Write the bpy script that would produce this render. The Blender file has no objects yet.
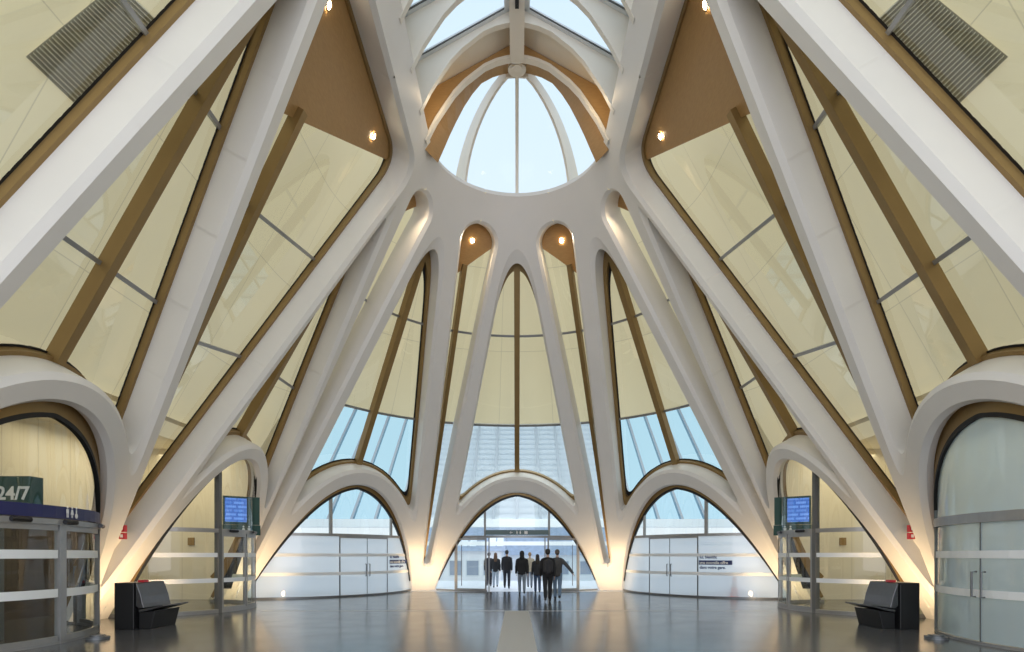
import bpy, bmesh, math, random
import numpy as np
from mathutils import Vector, Matrix
random.seed(7)
PI = math.pi
SC = bpy.context.scene
COL = SC.collection

# ------------------------------------------------------------------ materials
def new_mat(name):
    m = bpy.data.materials.new(name); m.use_nodes = True
    nt = m.node_tree
    return m, nt, nt.nodes['Principled BSDF'], nt.nodes['Material Output']

def pmat(name, col, rough=.5, metal=0., noise=0., nscale=3., bump=0., bscale=40., spec=.5, emit=0., coat=0.):
    m, nt, b, out = new_mat(name)
    b.inputs['Roughness'].default_value = rough
    b.inputs['Metallic'].default_value = metal
    b.inputs['Specular IOR Level'].default_value = spec
    b.inputs['Coat Weight'].default_value = coat
    b.inputs['Base Color'].default_value = (*col, 1)
    if emit:
        b.inputs['Emission Color'].default_value = (*col, 1)
        b.inputs['Emission Strength'].default_value = emit
    tc = nt.nodes.new('ShaderNodeTexCoord')
    if noise:
        n = nt.nodes.new('ShaderNodeTexNoise'); n.inputs['Scale'].default_value = nscale
        n.inputs['Detail'].default_value = 5
        nt.links.new(tc.outputs['Object'], n.inputs['Vector'])
        r = nt.nodes.new('ShaderNodeValToRGB')
        r.color_ramp.elements[0].position = .3; r.color_ramp.elements[1].position = .7
        r.color_ramp.elements[0].color = (*[c * (1 - noise) for c in col], 1)
        r.color_ramp.elements[1].color = (*[min(1, c * (1 + noise)) for c in col], 1)
        nt.links.new(n.outputs['Fac'], r.inputs['Fac'])
        nt.links.new(r.outputs['Color'], b.inputs['Base Color'])
    if bump:
        n = nt.nodes.new('ShaderNodeTexNoise'); n.inputs['Scale'].default_value = bscale
        nt.links.new(tc.outputs['Object'], n.inputs['Vector'])
        bp = nt.nodes.new('ShaderNodeBump'); bp.inputs['Strength'].default_value = bump
        bp.inputs['Distance'].default_value = .02
        nt.links.new(n.outputs['Fac'], bp.inputs['Height'])
        nt.links.new(bp.outputs['Normal'], b.inputs['Normal'])
    return m

def schlick(nt, f0):
    g = nt.nodes.new('ShaderNodeNewGeometry'); d = nt.nodes.new('ShaderNodeVectorMath'); d.operation = 'DOT_PRODUCT'
    nt.links.new(g.outputs['Normal'], d.inputs[0]); nt.links.new(g.outputs['Incoming'], d.inputs[1])
    def mth(op, a, b=None):
        m = nt.nodes.new('ShaderNodeMath'); m.operation = op
        for k, v in enumerate((a, b)):
            if v is None: continue
            if isinstance(v, (int, float)): m.inputs[k].default_value = v
            else: nt.links.new(v, m.inputs[k])
        return m.outputs[0]
    c = mth('ABSOLUTE', d.outputs['Value']); p = mth('POWER', mth('SUBTRACT', 1.0, c), 5.0)
    return mth('ADD', mth('MULTIPLY', p, 1 - f0), f0)

def glassmat(name, tint, refl=1.0, ior=1.5):
    m, nt, b, out = new_mat(name)
    nt.nodes.remove(b)
    t = nt.nodes.new('ShaderNodeBsdfTransparent'); t.inputs['Color'].default_value = (*tint, 1)
    g = nt.nodes.new('ShaderNodeBsdfGlossy'); g.inputs['Roughness'].default_value = .015
    f = schlick(nt, .07)
    mu = nt.nodes.new('ShaderNodeMath'); mu.operation = 'MULTIPLY'; mu.inputs[1].default_value = refl
    mx = nt.nodes.new('ShaderNodeMixShader')
    nt.links.new(f, mu.inputs[0]); nt.links.new(mu.outputs[0], mx.inputs[0])
    nt.links.new(t.outputs[0], mx.inputs[1]); nt.links.new(g.outputs[0], mx.inputs[2])
    nt.links.new(mx.outputs[0], out.inputs['Surface'])
    return m

def frostmat(name, col, trans=.5):
    """film-covered glass: diffuse + translucent under a glossy face"""
    m, nt, b, out = new_mat(name)
    nt.nodes.remove(b)
    d = nt.nodes.new('ShaderNodeBsdfDiffuse'); d.inputs['Color'].default_value = (*col, 1)
    t = nt.nodes.new('ShaderNodeBsdfTranslucent'); t.inputs['Color'].default_value = (*col, 1)
    tr = nt.nodes.new('ShaderNodeBsdfTransparent'); tr.inputs['Color'].default_value = (*col, 1)
    g = nt.nodes.new('ShaderNodeBsdfGlossy'); g.inputs['Roughness'].default_value = .02
    f = schlick(nt, .06)
    mx = nt.nodes.new('ShaderNodeMixShader'); mx.inputs[0].default_value = trans
    m3 = nt.nodes.new('ShaderNodeMixShader'); m3.inputs[0].default_value = .2
    m2 = nt.nodes.new('ShaderNodeMixShader')
    nt.links.new(d.outputs[0], mx.inputs[1]); nt.links.new(t.outputs[0], mx.inputs[2])
    nt.links.new(mx.outputs[0], m3.inputs[1]); nt.links.new(tr.outputs[0], m3.inputs[2])
    nt.links.new(f, m2.inputs[0]); nt.links.new(m3.outputs[0], m2.inputs[1]); nt.links.new(g.outputs[0], m2.inputs[2])
    nt.links.new(m2.outputs[0], out.inputs['Surface'])
    return m

def emat(name, col, s):
    m, nt, b, out = new_mat(name)
    b.inputs['Base Color'].default_value = (*col, 1)
    b.inputs['Emission Color'].default_value = (*col, 1)
    b.inputs['Emission Strength'].default_value = s
    return m

def woodmat():
    m, nt, b, out = new_mat('bronze_wood')
    tc = nt.nodes.new('ShaderNodeTexCoord'); mp = nt.nodes.new('ShaderNodeMapping')
    mp.inputs['Scale'].default_value = (1.5, 1.5, 9)
    n = nt.nodes.new('ShaderNodeTexNoise'); n.inputs['Scale'].default_value = 4; n.inputs['Detail'].default_value = 6
    r = nt.nodes.new('ShaderNodeValToRGB')
    r.color_ramp.elements[0].color = (.36, .20, .07, 1); r.color_ramp.elements[1].color = (.50, .30, .115, 1)
    nt.links.new(tc.outputs['Object'], mp.inputs['Vector']); nt.links.new(mp.outputs[0], n.inputs['Vector'])
    nt.links.new(n.outputs['Fac'], r.inputs[0]); nt.links.new(r.outputs[0], b.inputs['Base Color'])
    b.inputs['Roughness'].default_value = .45
    return m

def floormat():
    m, nt, b, out = new_mat('polished_granite')
    tc = nt.nodes.new('ShaderNodeTexCoord')
    br = nt.nodes.new('ShaderNodeTexBrick'); br.inputs['Scale'].default_value = 1
    br.inputs['Brick Width'].default_value = 1.2; br.inputs['Row Height'].default_value = .8
    br.inputs['Mortar Size'].default_value = .004; br.offset = .5
    br.inputs['Color1'].default_value = (.105, .105, .11, 1); br.inputs['Color2'].default_value = (.12, .12, .125, 1)
    br.inputs['Mortar'].default_value = (.05, .05, .055, 1)
    n = nt.nodes.new('ShaderNodeTexNoise'); n.inputs['Scale'].default_value = 60; n.inputs['Detail'].default_value = 4
    mx = nt.nodes.new('ShaderNodeMix'); mx.data_type = 'RGBA'; mx.blend_type = 'MULTIPLY'; mx.inputs[0].default_value = .35
    nt.links.new(tc.outputs['Object'], br.inputs['Vector']); nt.links.new(tc.outputs['Object'], n.inputs['Vector'])
    nt.links.new(br.outputs['Color'], mx.inputs[6]); nt.links.new(n.outputs['Fac'], mx.inputs[7])
    nt.links.new(mx.outputs[2], b.inputs['Base Color'])
    n2 = nt.nodes.new('ShaderNodeTexNoise'); n2.inputs['Scale'].default_value = 1.3
    mr = nt.nodes.new('ShaderNodeMapRange'); mr.inputs[3].default_value = .13; mr.inputs[4].default_value = .22
    nt.links.new(tc.outputs['Object'], n2.inputs['Vector']); nt.links.new(n2.outputs['Fac'], mr.inputs[0])
    nt.links.new(mr.outputs[0], b.inputs['Roughness'])
    b.inputs['Specular IOR Level'].default_value = .9
    return m

def panelmat(name, c1, w, h, emit=0., ecol=None):
    m, nt, b, out = new_mat(name)
    uv = nt.nodes.new('ShaderNodeTexCoord')
    br = nt.nodes.new('ShaderNodeTexBrick'); br.inputs['Scale'].default_value = 1
    br.inputs['Brick Width'].default_value = w; br.inputs['Row Height'].default_value = h
    br.inputs['Mortar Size'].default_value = .012; br.offset = 0
    br.inputs['Color1'].default_value = (*c1, 1); br.inputs['Color2'].default_value = (*[c * .97 for c in c1], 1)
    br.inputs['Mortar'].default_value = (*[c * .78 for c in c1], 1)
    nt.links.new(uv.outputs['UV'], br.inputs['Vector'])
    nt.links.new(br.outputs['Color'], b.inputs['Base Color'])
    b.inputs['Roughness'].default_value = .6
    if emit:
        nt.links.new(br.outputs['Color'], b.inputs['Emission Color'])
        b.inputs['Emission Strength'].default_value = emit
    return m

M = {}
M['white'] = pmat('white_painted_steel', (.81, .785, .75), .38, noise=.02, nscale=.8, spec=.45)
M['bronze'] = pmat('bronze_anodised', (.30, .195, .075), .42, metal=.35, noise=.06, nscale=2)
M['wood'] = woodmat()
M['roomdark'] = pmat('unlit_room_brown', (.07, .045, .028), .45, noise=.2, nscale=3)  # dark tone standing in for the unlit room behind the left doors
M['gasket'] = pmat('black_gasket', (.012, .012, .013), .6)
M['glass'] = glassmat('clear_glass', (.90, .94, .90), 1.5)
M['glass_sky'] = glassmat('clear_roof_glass', (.97, .985, 1), .12)
M['glass_door'] = glassmat('door_glass', (.86, .91, .89), 1.0)
M['frost'] = frostmat('frosted_film_glass', (.88, .94, .98), .62)
M['frost_green'] = frostmat('pale_green_film_glass', (.66, .82, .92), .38)
M['film'] = pmat('white_marking_film', (.85, .87, .88), .5)
M['alu'] = pmat('brushed_aluminium', (.34, .345, .35), .38, metal=.5, noise=.04, nscale=6)
M['darkalu'] = pmat('dark_grey_metal', (.16, .17, .18), .4, metal=.6)
M['floor'] = floormat()
M['joint'] = pmat('pale_stone_joint', (.42, .42, .42), .35)
M['tactile'] = pmat('pale_tactile_stone', (.40, .385, .37), .5, bump=.6, bscale=18)
M['lining'] = panelmat('cream_lining_glow', (.80, .72, .52), 2.4, 3.1, emit=.38)  # emission added to brighten the panels; the lining itself is no lamp
M['creamwall'] = panelmat('cream_wall_panels', (.80, .74, .60), 1.2, 8.0)
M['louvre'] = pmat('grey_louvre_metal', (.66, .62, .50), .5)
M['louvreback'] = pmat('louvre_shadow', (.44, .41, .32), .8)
M['lantern'] = pmat('lantern_cream_paint', (.80, .75, .66), .4, noise=.02, nscale=1)
M['lamp'] = emat('lamp_lens', (1, .86, .62), 40)
M['black'] = pmat('satin_black_metal', (.022, .022, .024), .35, metal=.3)
M['steel'] = pmat('dark_stainless_seat', (.14, .14, .15), .3, metal=.85, noise=.05, nscale=8)
M['red'] = pmat('red_plastic', (.55, .03, .04), .4)
M['signwhite'] = pmat('white_sign_print', (.85, .85, .85), .5)
M['navy'] = pmat('navy_blue_band', (.018, .022, .105), .45)
M['signgreen'] = pmat('dark_green_sign_box', (.02, .075, .07), .3)
M['screen'] = emat('blue_screen', (.06, .17, .55), 1.0)
def screenmat():
    m, nt, b, out = new_mat('blue_screen_rows')
    tc = nt.nodes.new('ShaderNodeTexCoord'); br = nt.nodes.new('ShaderNodeTexBrick')
    br.inputs['Scale'].default_value = 1; br.inputs['Brick Width'].default_value = .34; br.inputs['Row Height'].default_value = .12
    br.inputs['Mortar Size'].default_value = .028; br.offset = .35; br.inputs['Mortar Smooth'].default_value = 0
    br.inputs['Color1'].default_value = (.16, .32, .8, 1); br.inputs['Color2'].default_value = (.08, .2, .62, 1); br.inputs['Mortar'].default_value = (.05, .14, .5, 1)
    nt.links.new(tc.outputs['UV'], br.inputs['Vector']); nt.links.new(br.outputs['Color'], b.inputs['Emission Color'])
    b.inputs['Emission Strength'].default_value = 1.0; b.inputs['Base Color'].default_value = (.02, .05, .15, 1)
    return m
M['screen'] = screenmat()
M['navytext'] = pmat('navy_print', (.03, .05, .16), .5)
M['cone_red'] = pmat('orange_red_cone_plastic', (.75, .08, .03), .5)
M['plaster'] = pmat('pale_render_facade', (.90, .90, .92), .8, noise=.04, nscale=1)  # house colours lightened to stand in for bright outdoor haze
M['slate'] = pmat('hazed_slate_roof', (.46, .52, .66), .6, noise=.1, nscale=3)  # slate paled, haze put into the colour
M['winglass'] = pmat('hazed_window_pane', (.34, .39, .48), .15, spec=.6)  # panes paled the same way, haze in the base colour
M['skylight'] = pmat('bright_skylight_pane', (.8, .85, .9), .1, emit=.3)
M['canopymilk'] = frostmat('milky_canopy_glass', (.95, .98, 1), .9)
M['canopyrib'] = pmat('canopy_rib_grey', (.28, .31, .35), .5)
M['canopywhite'] = pmat('canopy_white', (.75, .78, .80), .5)
M['canopyglass'] = glassmat('canopy_blue_glass', (.62, .85, .96), .5)
M['plaza'] = pmat('pale_plaza_paving', (.68, .70, .75), .3, noise=.05, nscale=2)

# ------------------------------------------------------------------ object helpers
def tag(o, label=None, cat=None, group=None, kind=None):
    if label: o['label'] = label
    if cat: o['category'] = cat
    if group: o['group'] = group
    if kind: o['kind'] = kind
    return o

def empty(name, loc=(0, 0, 0), rz=0.):
    o = bpy.data.objects.new(name, None); COL.objects.link(o)
    o.location = loc; o.rotation_euler = (0, 0, rz); o.empty_display_size = .2
    return o

def link(name, verts, faces, mat, parent=None, smooth=False, fmats=None, world=True):
    """mesh in world coordinates; under a parent it is moved into the parent's space"""
    me = bpy.data.meshes.new(name)
    me.from_pydata([tuple(v) for v in verts], [], [tuple(f) for f in faces])
    mats = mat if isinstance(mat, (list, tuple)) else [mat]
    for m in mats: me.materials.append(m)
    if fmats is not None: me.polygons.foreach_set('material_index', np.array(fmats, dtype=np.int32))
    if smooth: me.polygons.foreach_set('use_smooth', np.ones(len(me.polygons), dtype=bool))
    me.update()
    o = bpy.data.objects.new(name, me); COL.objects.link(o)
    if parent is not None:
        o.parent = parent
        if world:
            o.matrix_parent_inverse = wmat(parent).inverted()
    return o

def wmat(o):
    m = Matrix.LocRotScale(o.location, o.rotation_euler, o.scale)
    return m if o.parent is None else wmat(o.parent) @ o.matrix_parent_inverse @ m

class MB:
    def __init__(s): s.v = []; s.f = []; s.m = []
    def add(s, vs, fs, mi=0):
        b = len(s.v); s.v += [tuple(v) for v in vs]; s.f += [tuple(i + b for i in f) for f in fs]; s.m += [mi] * len(fs); return s
    def box(s, x0, x1, y0, y1, z0, z1, mi=0):
        return s.add([(x0, y0, z0), (x1, y0, z0), (x1, y1, z0), (x0, y1, z0), (x0, y0, z1), (x1, y0, z1), (x1, y1, z1), (x0, y1, z1)],
                     [(0, 3, 2, 1), (4, 5, 6, 7), (0, 1, 5, 4), (1, 2, 6, 5), (2, 3, 7, 6), (3, 0, 4, 7)], mi)
    def sweep(s, secs, closed=False, mi=0, cap=True):
        """secs: list of rings (same count) of points"""
        n = len(secs[0]); b = len(s.v)
        for r in secs: s.v += [tuple(p) for p in r]
        k = len(secs)
        for i in range(k - 1 if not closed else k):
            a, c = b + i * n, b + ((i + 1) % k) * n
            for j in range(n):
                s.f.append((a + j, a + (j + 1) % n, c + (j + 1) % n, c + j)); s.m.append(mi)
        if cap and not closed:
            s.f.append(tuple(b + j for j in reversed(range(n)))); s.m.append(mi)
            s.f.append(tuple(b + (k - 1) * n + j for j in range(n))); s.m.append(mi)
        return s
    def tube(s, pts, r, n=8, mi=0):
        pts = [Vector(p) for p in pts]; secs = []
        rr = r if isinstance(r, (list, tuple)) else [r] * len(pts)
        for i, p in enumerate(pts):
            d = (pts[min(i + 1, len(pts) - 1)] - pts[max(i - 1, 0)]).normalized()
            u = d.cross(Vector((0, 0, 1)) if abs(d.z) < .9 else Vector((1, 0, 0))).normalized(); w = d.cross(u)
            secs.append([p + rr[i] * (math.cos(2 * PI * j / n) * u + math.sin(2 * PI * j / n) * w) for j in range(n)])
        return s.sweep(secs, mi=mi)
    def disc(s, c, nrm, r, n=20, mi=0, h=0.):
        nrm = Vector(nrm).normalized(); c = Vector(c)
        u = nrm.cross(Vector((0, 0, 1)) if abs(nrm.z) < .9 else Vector((1, 0, 0))).normalized(); w = nrm.cross(u)
        ring = [c + r * (math.cos(2 * PI * j / n) * u + math.sin(2 * PI * j / n) * w) for j in range(n)]
        if h:
            return s.sweep([ring, [p + nrm * h for p in ring]], mi=mi)
        return s.add(ring, [tuple(range(n))], mi)
    def build(s, name, mat, parent=None, smooth=False):
        return link(name, s.v, s.f, mat, parent, smooth, s.m if isinstance(mat, (list, tuple)) else None)

def mirx(v): return (-v[0], v[1], v[2])

# ------------------------------------------------------------------ the shell: a stadium-plan cone, unrolled flat
R, W, H, YC = 10.35, 2.5, 13.85, 17.8
K = (R - W) / H; LS = math.sqrt(1 + K * K); SB = K / LS; ZA = R / K
P90 = PI / 2 * SB
D = .8                                            # depth of the reveals

def dev(h, z, mode):
    """h: angle in degrees (apse) or y (straight flank); returns unrolled plane coordinates"""
    l = (ZA - z) * LS
    if mode == 'a':
        a = P90 - math.radians(h) * SB
        return (l * math.sin(a), -l * math.cos(a))
    return (h - YC, -l)

def undev(X, Y):
    X = np.asarray(X, float); Y = np.asarray(Y, float)
    l = np.where(X >= 0, np.hypot(X, Y), -Y)
    a = np.where(X >= 0, np.arctan2(X, -Y), 0)
    # for X>0 angle theta; X<0 a flank point. apse: X in [0..]; note X grows towards the apse centre
    th = (P90 - a) / SB
    z = ZA - l / LS
    rho = R - K * z
    px = np.where(X >= 0, rho * np.sin(th), rho)
    py = np.where(X >= 0, YC + rho * np.cos(th), YC + X)
    nx = np.where(X >= 0, np.sin(th), 1.) / LS
    ny = np.where(X >= 0, np.cos(th), 0.) / LS
    nz = np.full_like(z, K) / LS
    return np.stack([px, py, z], -1), np.stack([nx, ny, nz], -1)

def surf(X, Y, d):
    p, n = undev(X, Y)
    return p + n * np.asarray(d)[..., None]

# --- distance fields in the unrolled plane (negative inside the opening)
def smax(a, b, k):
    h = np.clip(.5 + .5 * (a - b) / k, 0, 1)
    return b * (1 - h) + a * h + k * h * (1 - h)

def hplane(p, q, inside):
    """distance to the line pq, negative on the side of `inside`"""
    (x0, y0), (x1, y1) = p, q
    L = math.hypot(x1 - x0, y1 - y0); nx, ny = (y1 - y0) / L, -(x1 - x0) / L
    s = (inside[0] - x0) * nx + (inside[1] - y0) * ny
    if s > 0: nx, ny = -nx, -ny
    return lambda X, Y: (X - x0) * nx + (Y - y0) * ny

def rcone(p, q, r1, r2):
    """uneven capsule"""
    (x0, y0), (x1, y1) = p, q
    L = math.hypot(x1 - x0, y1 - y0); ux, uy = (x1 - x0) / L, (y1 - y0) / L
    b = (r1 - r2) / L; a = math.sqrt(1 - b * b)
    def f(X, Y):
        dx, dy = X - x0, Y - y0
        v = dx * ux + dy * uy; u = np.abs(-dx * uy + dy * ux)
        k = -b * u + a * v
        d1 = np.hypot(u, v) - r1; d2 = np.hypot(u, v - L) - r2; d3 = u * a + v * b - r1
        return np.where(k < 0, d1, np.where(k > a * L, d2, d3))
    return f

def polysd(poly):
    P = np.array(poly); Q = np.roll(P, -1, 0)
    def f(X, Y):
        X = np.asarray(X, float); Y = np.asarray(Y, float)
        d = np.full(X.shape, 1e9); ins = np.zeros(X.shape, bool)
        for (ax, ay), (bx, by) in zip(P, Q):
            ex, ey = bx - ax, by - ay; wx, wy = X - ax, Y - ay
            t = np.clip((wx * ex + wy * ey) / (ex * ex + ey * ey + 1e-12), 0, 1)
            d = np.minimum(d, (wx - ex * t) ** 2 + (wy - ey * t) ** 2)
            c = (ay > Y) != (by > Y)
            with np.errstate(divide='ignore', invalid='ignore'):
                xx = ax + (Y - ay) / (by - ay if by != ay else 1e-9) * ex
            ins ^= c & (X < xx)
        d = np.sqrt(d)
        return np.where(ins, -d, d)
    return f

# --- bays: plan frame of every arch (right-hand side; the left is the mirror image)
class Bay: pass
def rho_plan(x, y):
    return math.hypot(x, y - YC) if y > YC else abs(x)

def make_bay(i, p0, p1, sag):
    b = Bay(); b.i = i
    p0, p1 = Vector(p0), Vector(p1)
    b.hc = (p1 - p0).length / 2; b.mid = (p0 + p1) / 2; b.lat = (p1 - p0).normalized()
    n = Vector((b.lat.y, -b.lat.x))
    if n.dot(Vector((0, YC - 4)) - b.mid) < 0: n = -n
    b.inn = n; b.sag = sag; b.band = .74; b.back = .30
    return b

def bay_arc(b, back=0.):
    """circle (centre, radius) of the glass, set back by `back`"""
    s = b.sag - back; r = (b.hc ** 2 + s * s) / (2 * s)
    return b.mid + b.inn * (s - r), r

def arc_pt(b, u, back=0., off=0.):
    c, r = bay_arc(b, back)
    r2 = r + off
    u = max(-r2, min(r2, u))
    return c + b.lat * u + b.inn * math.sqrt(max(0, r2 * r2 - u * u))

A0 = math.radians(20.9)
def apl(deg): t = math.radians(deg); return (R * math.sin(t), YC + R * math.cos(t))
HALF = 20.9
YB3 = 10.72
B0 = make_bay(0, apl(-HALF), apl(HALF), 1.72)
B1 = make_bay(1, apl(48.6 - HALF), apl(48.6 + HALF), 1.72)
B2 = make_bay(2, apl(90 - math.degrees(2.48 / R)), (R, 17.78 - 2.5), 2.32)
B3 = make_bay(3, (R, YB3 + 3.25), (R, YB3 - 3.25), 2.4)
BAYS = [B0, B1, B2, B3]
B1.band = .66; B2.band = .52; B3.band = .55; B2.back = .12; B3.back = .35

def to_dev_xy(x, y, z):
    if y > YC:
        return dev(math.degrees(math.atan2(x, y - YC)), z, 'a')
    return dev(y, z, 's')

def arch_poly(b):
    pts = []
    for k in range(61):
        u = b.hc * math.sin((k / 60 - .5) * PI)
        p = arc_pt(b, u)
        z = (R - rho_plan(p.x, p.y)) / K
        pts.append(to_dev_xy(p.x, p.y, max(z, 0)))
    a, c = pts[0], pts[-1]
    # close below the floor
    return pts + [(c[0], c[1] - 3), (a[0], a[1] - 3)]

for b in BAYS: b.arch = polysd(arch_poly(b))
BAND = .74

def tri(b, apex, c1, c2, m1, k=.5, top=None):
    """triangle over an arch: two flank lines and the arch band"""
    A = dev(*apex); P = dev(*c1); Q = dev(*c2)
    A1 = A if not isinstance(m1, tuple) else m1
    mid = ((A[0] + P[0] + Q[0]) / 3, (A[1] + P[1] + Q[1]) / 3)
    f1 = hplane(A, P, mid); f2 = hplane(A, Q, mid)
    ar = b.arch
    tp = None
    if top: tp = hplane(dev(*top[0]), dev(*top[1]), mid)
    def f(X, Y):
        g = smax(f1(X, Y), f2(X, Y), k)
        g = smax(g, b.band - ar(X, Y), .35)
        if tp: g = smax(g, tp(X, Y), .5)
        return g
    return f

T0 = tri(B0, (0, 13.55, 'a'), (17.4, 4.06, 'a'), (-17.4, 4.06, 'a'), 0, 1.6)
T1 = tri(B1, (48.6, 12.9, 'a'), (48.6 - 17.8, 4.06, 'a'), (48.6 + 17.8, 4.06, 'a'), 0, 1.15)
X90 = lambda lat, z: (lat, -(ZA - z) * LS)
def tri2():
    A = X90(0, 12.0); P = X90(-1.95, 4.5); Q = X90(1.95, 4.5); mid = X90(0, 7)
    f1 = hplane(A, P, mid); f2 = hplane(A, Q, mid); ar = B2.arch
    return lambda X, Y: smax(smax(f1(X, Y), f2(X, Y), .45), B2.band - ar(X, Y), .3)
T2 = tri2()
def lineY(y0, s): return (y0, 0, 's'), (y0 + s * 12, 12, 's')
def tri3():
    p, q = lineY(14.08, -.268); p2, q2 = lineY(2 * YB3 - 14.08, .268)
    mid = dev(YB3, 8, 's')
    f1 = hplane(dev(*p), dev(*q), mid); f2 = hplane(dev(*p2), dev(*q2), mid)
    ft = hplane(dev(0, 12.7, 's'), dev(20, 12.7, 's'), mid); ar = B3.arch
    return lambda X, Y: smax(smax(smax(f1(X, Y), f2(X, Y), .6), ft(X, Y), .5), B3.band - ar(X, Y), .4)
T3 = tri3()
S0 = rcone(dev(24.3, 1.3, 'a'), dev(23.7, 12.42, 'a'), .16, .60)
S0L = rcone(dev(-24.3, 1.3, 'a'), dev(-23.7, 12.42, 'a'), .16, .60)
S1 = rcone(dev(72.6, 1.3, 'a'), dev(69.6, 12.45, 'a'), .15, .55)
def slot2():
    p, q = lineY(14.52, -.264); p2, q2 = lineY(14.26, .268); mid = dev(14.6, 9, 's')
    f1 = hplane(dev(*p), dev(*q), mid); f2 = hplane(dev(*p2), dev(*q2), mid)
    ft = hplane(dev(0, 13.0, 's'), dev(17, 13.0, 's'), mid)
    return lambda X, Y: smax(smax(smax(f1(X, Y), f2(X, Y), .3), ft(X, Y), .9), -2.6 - X * 0 + (0 * Y), .1)
S2 = slot2()
def slot3():
    p, q = lineY(2 * YB3 - 14.52, .264); p2, q2 = lineY(2 * YB3 - 14.26, -.268); mid = dev(6.9, 9, 's')
    f1 = hplane(dev(*p), dev(*q), mid); f2 = hplane(dev(*p2), dev(*q2), mid)
    ft = hplane(dev(0, 13.0, 's'), dev(17, 13.0, 's'), mid)
    return lambda X, Y: smax(smax(f1(X, Y), f2(X, Y), .3), ft(X, Y), .9)
S3 = slot3()

# --- marching over a triangulated sheet
def march(x0, x1, y0, y1, h, F):
    """returns verts (n,2), faces, boundary edges for the region F>0"""
    nx = int((x1 - x0) / h) + 2; ny = int((y1 - y0) / h) + 2
    xs = x0 + np.arange(nx) * h; ys = y0 + np.arange(ny) * h
    Xg, Yg = np.meshgrid(xs, ys, indexing='ij')
    V = F(Xg, Yg); V = np.where(np.abs(V) < 1e-6, 1e-6, V)
    ins = V > 0
    cnt = ins[:-1, :-1].astype(int) + ins[1:, :-1] + ins[1:, 1:] + ins[:-1, 1:]
    idx = -np.ones((nx, ny), dtype=np.int64)
    used = np.zeros((nx, ny), bool)
    act = cnt > 0
    used[:-1, :-1] |= act; used[1:, :-1] |= act; used[1:, 1:] |= act; used[:-1, 1:] |= act
    used &= ins
    idx[used] = np.arange(used.sum())
    verts = np.stack([Xg[used], Yg[used]], -1).tolist()
    full = np.argwhere(cnt == 4)
    i, j = full[:, 0], full[:, 1]
    faces = np.stack([idx[i, j], idx[i + 1, j], idx[i + 1, j + 1], idx[i, j + 1]], -1).tolist()
    edges = []; cross = {}
    def cx(a, b):
        key = (a, b) if a < b else (b, a)
        if key not in cross:
            va, vb = V[a], V[b]; t = va / (va - vb)
            t = min(.98, max(.02, t)) if True else t
            verts.append([xs[a[0]] + t * (xs[b[0]] - xs[a[0]]), ys[a[1]] + t * (ys[b[1]] - ys[a[1]])])
            cross[key] = len(verts) - 1
        return cross[key]
    for i, j in np.argwhere((cnt > 0) & (cnt < 4)).tolist():
        cs = [(i, j), (i + 1, j), (i + 1, j + 1), (i, j + 1)]
        poly = []; ex = en = None
        for k in range(4):
            a, b = cs[k], cs[(k + 1) % 4]
            if ins[a]: poly.append(int(idx[a]))
            if ins[a] != ins[b]:
                c = cx(a, b); poly.append(c)
                if ins[a]: ex = c
                else: en = c
        if len(poly) >= 3:
            faces.append(poly)
            if cnt[i, j] == 2 and ins[cs[0]] == ins[cs[2]]: continue
            if ex is not None and en is not None: edges.append((ex, en))
    return np.array(verts), faces, edges

CH = .10
def hfield(g, c=CH):
    g = np.clip(g, 0, c)
    return c - g

def ring_d(X, Y):
    l = np.where(X >= 0, np.hypot(X, Y), -Y)
    return l - (ZA - H) * LS                       # positive below the ring edge

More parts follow.
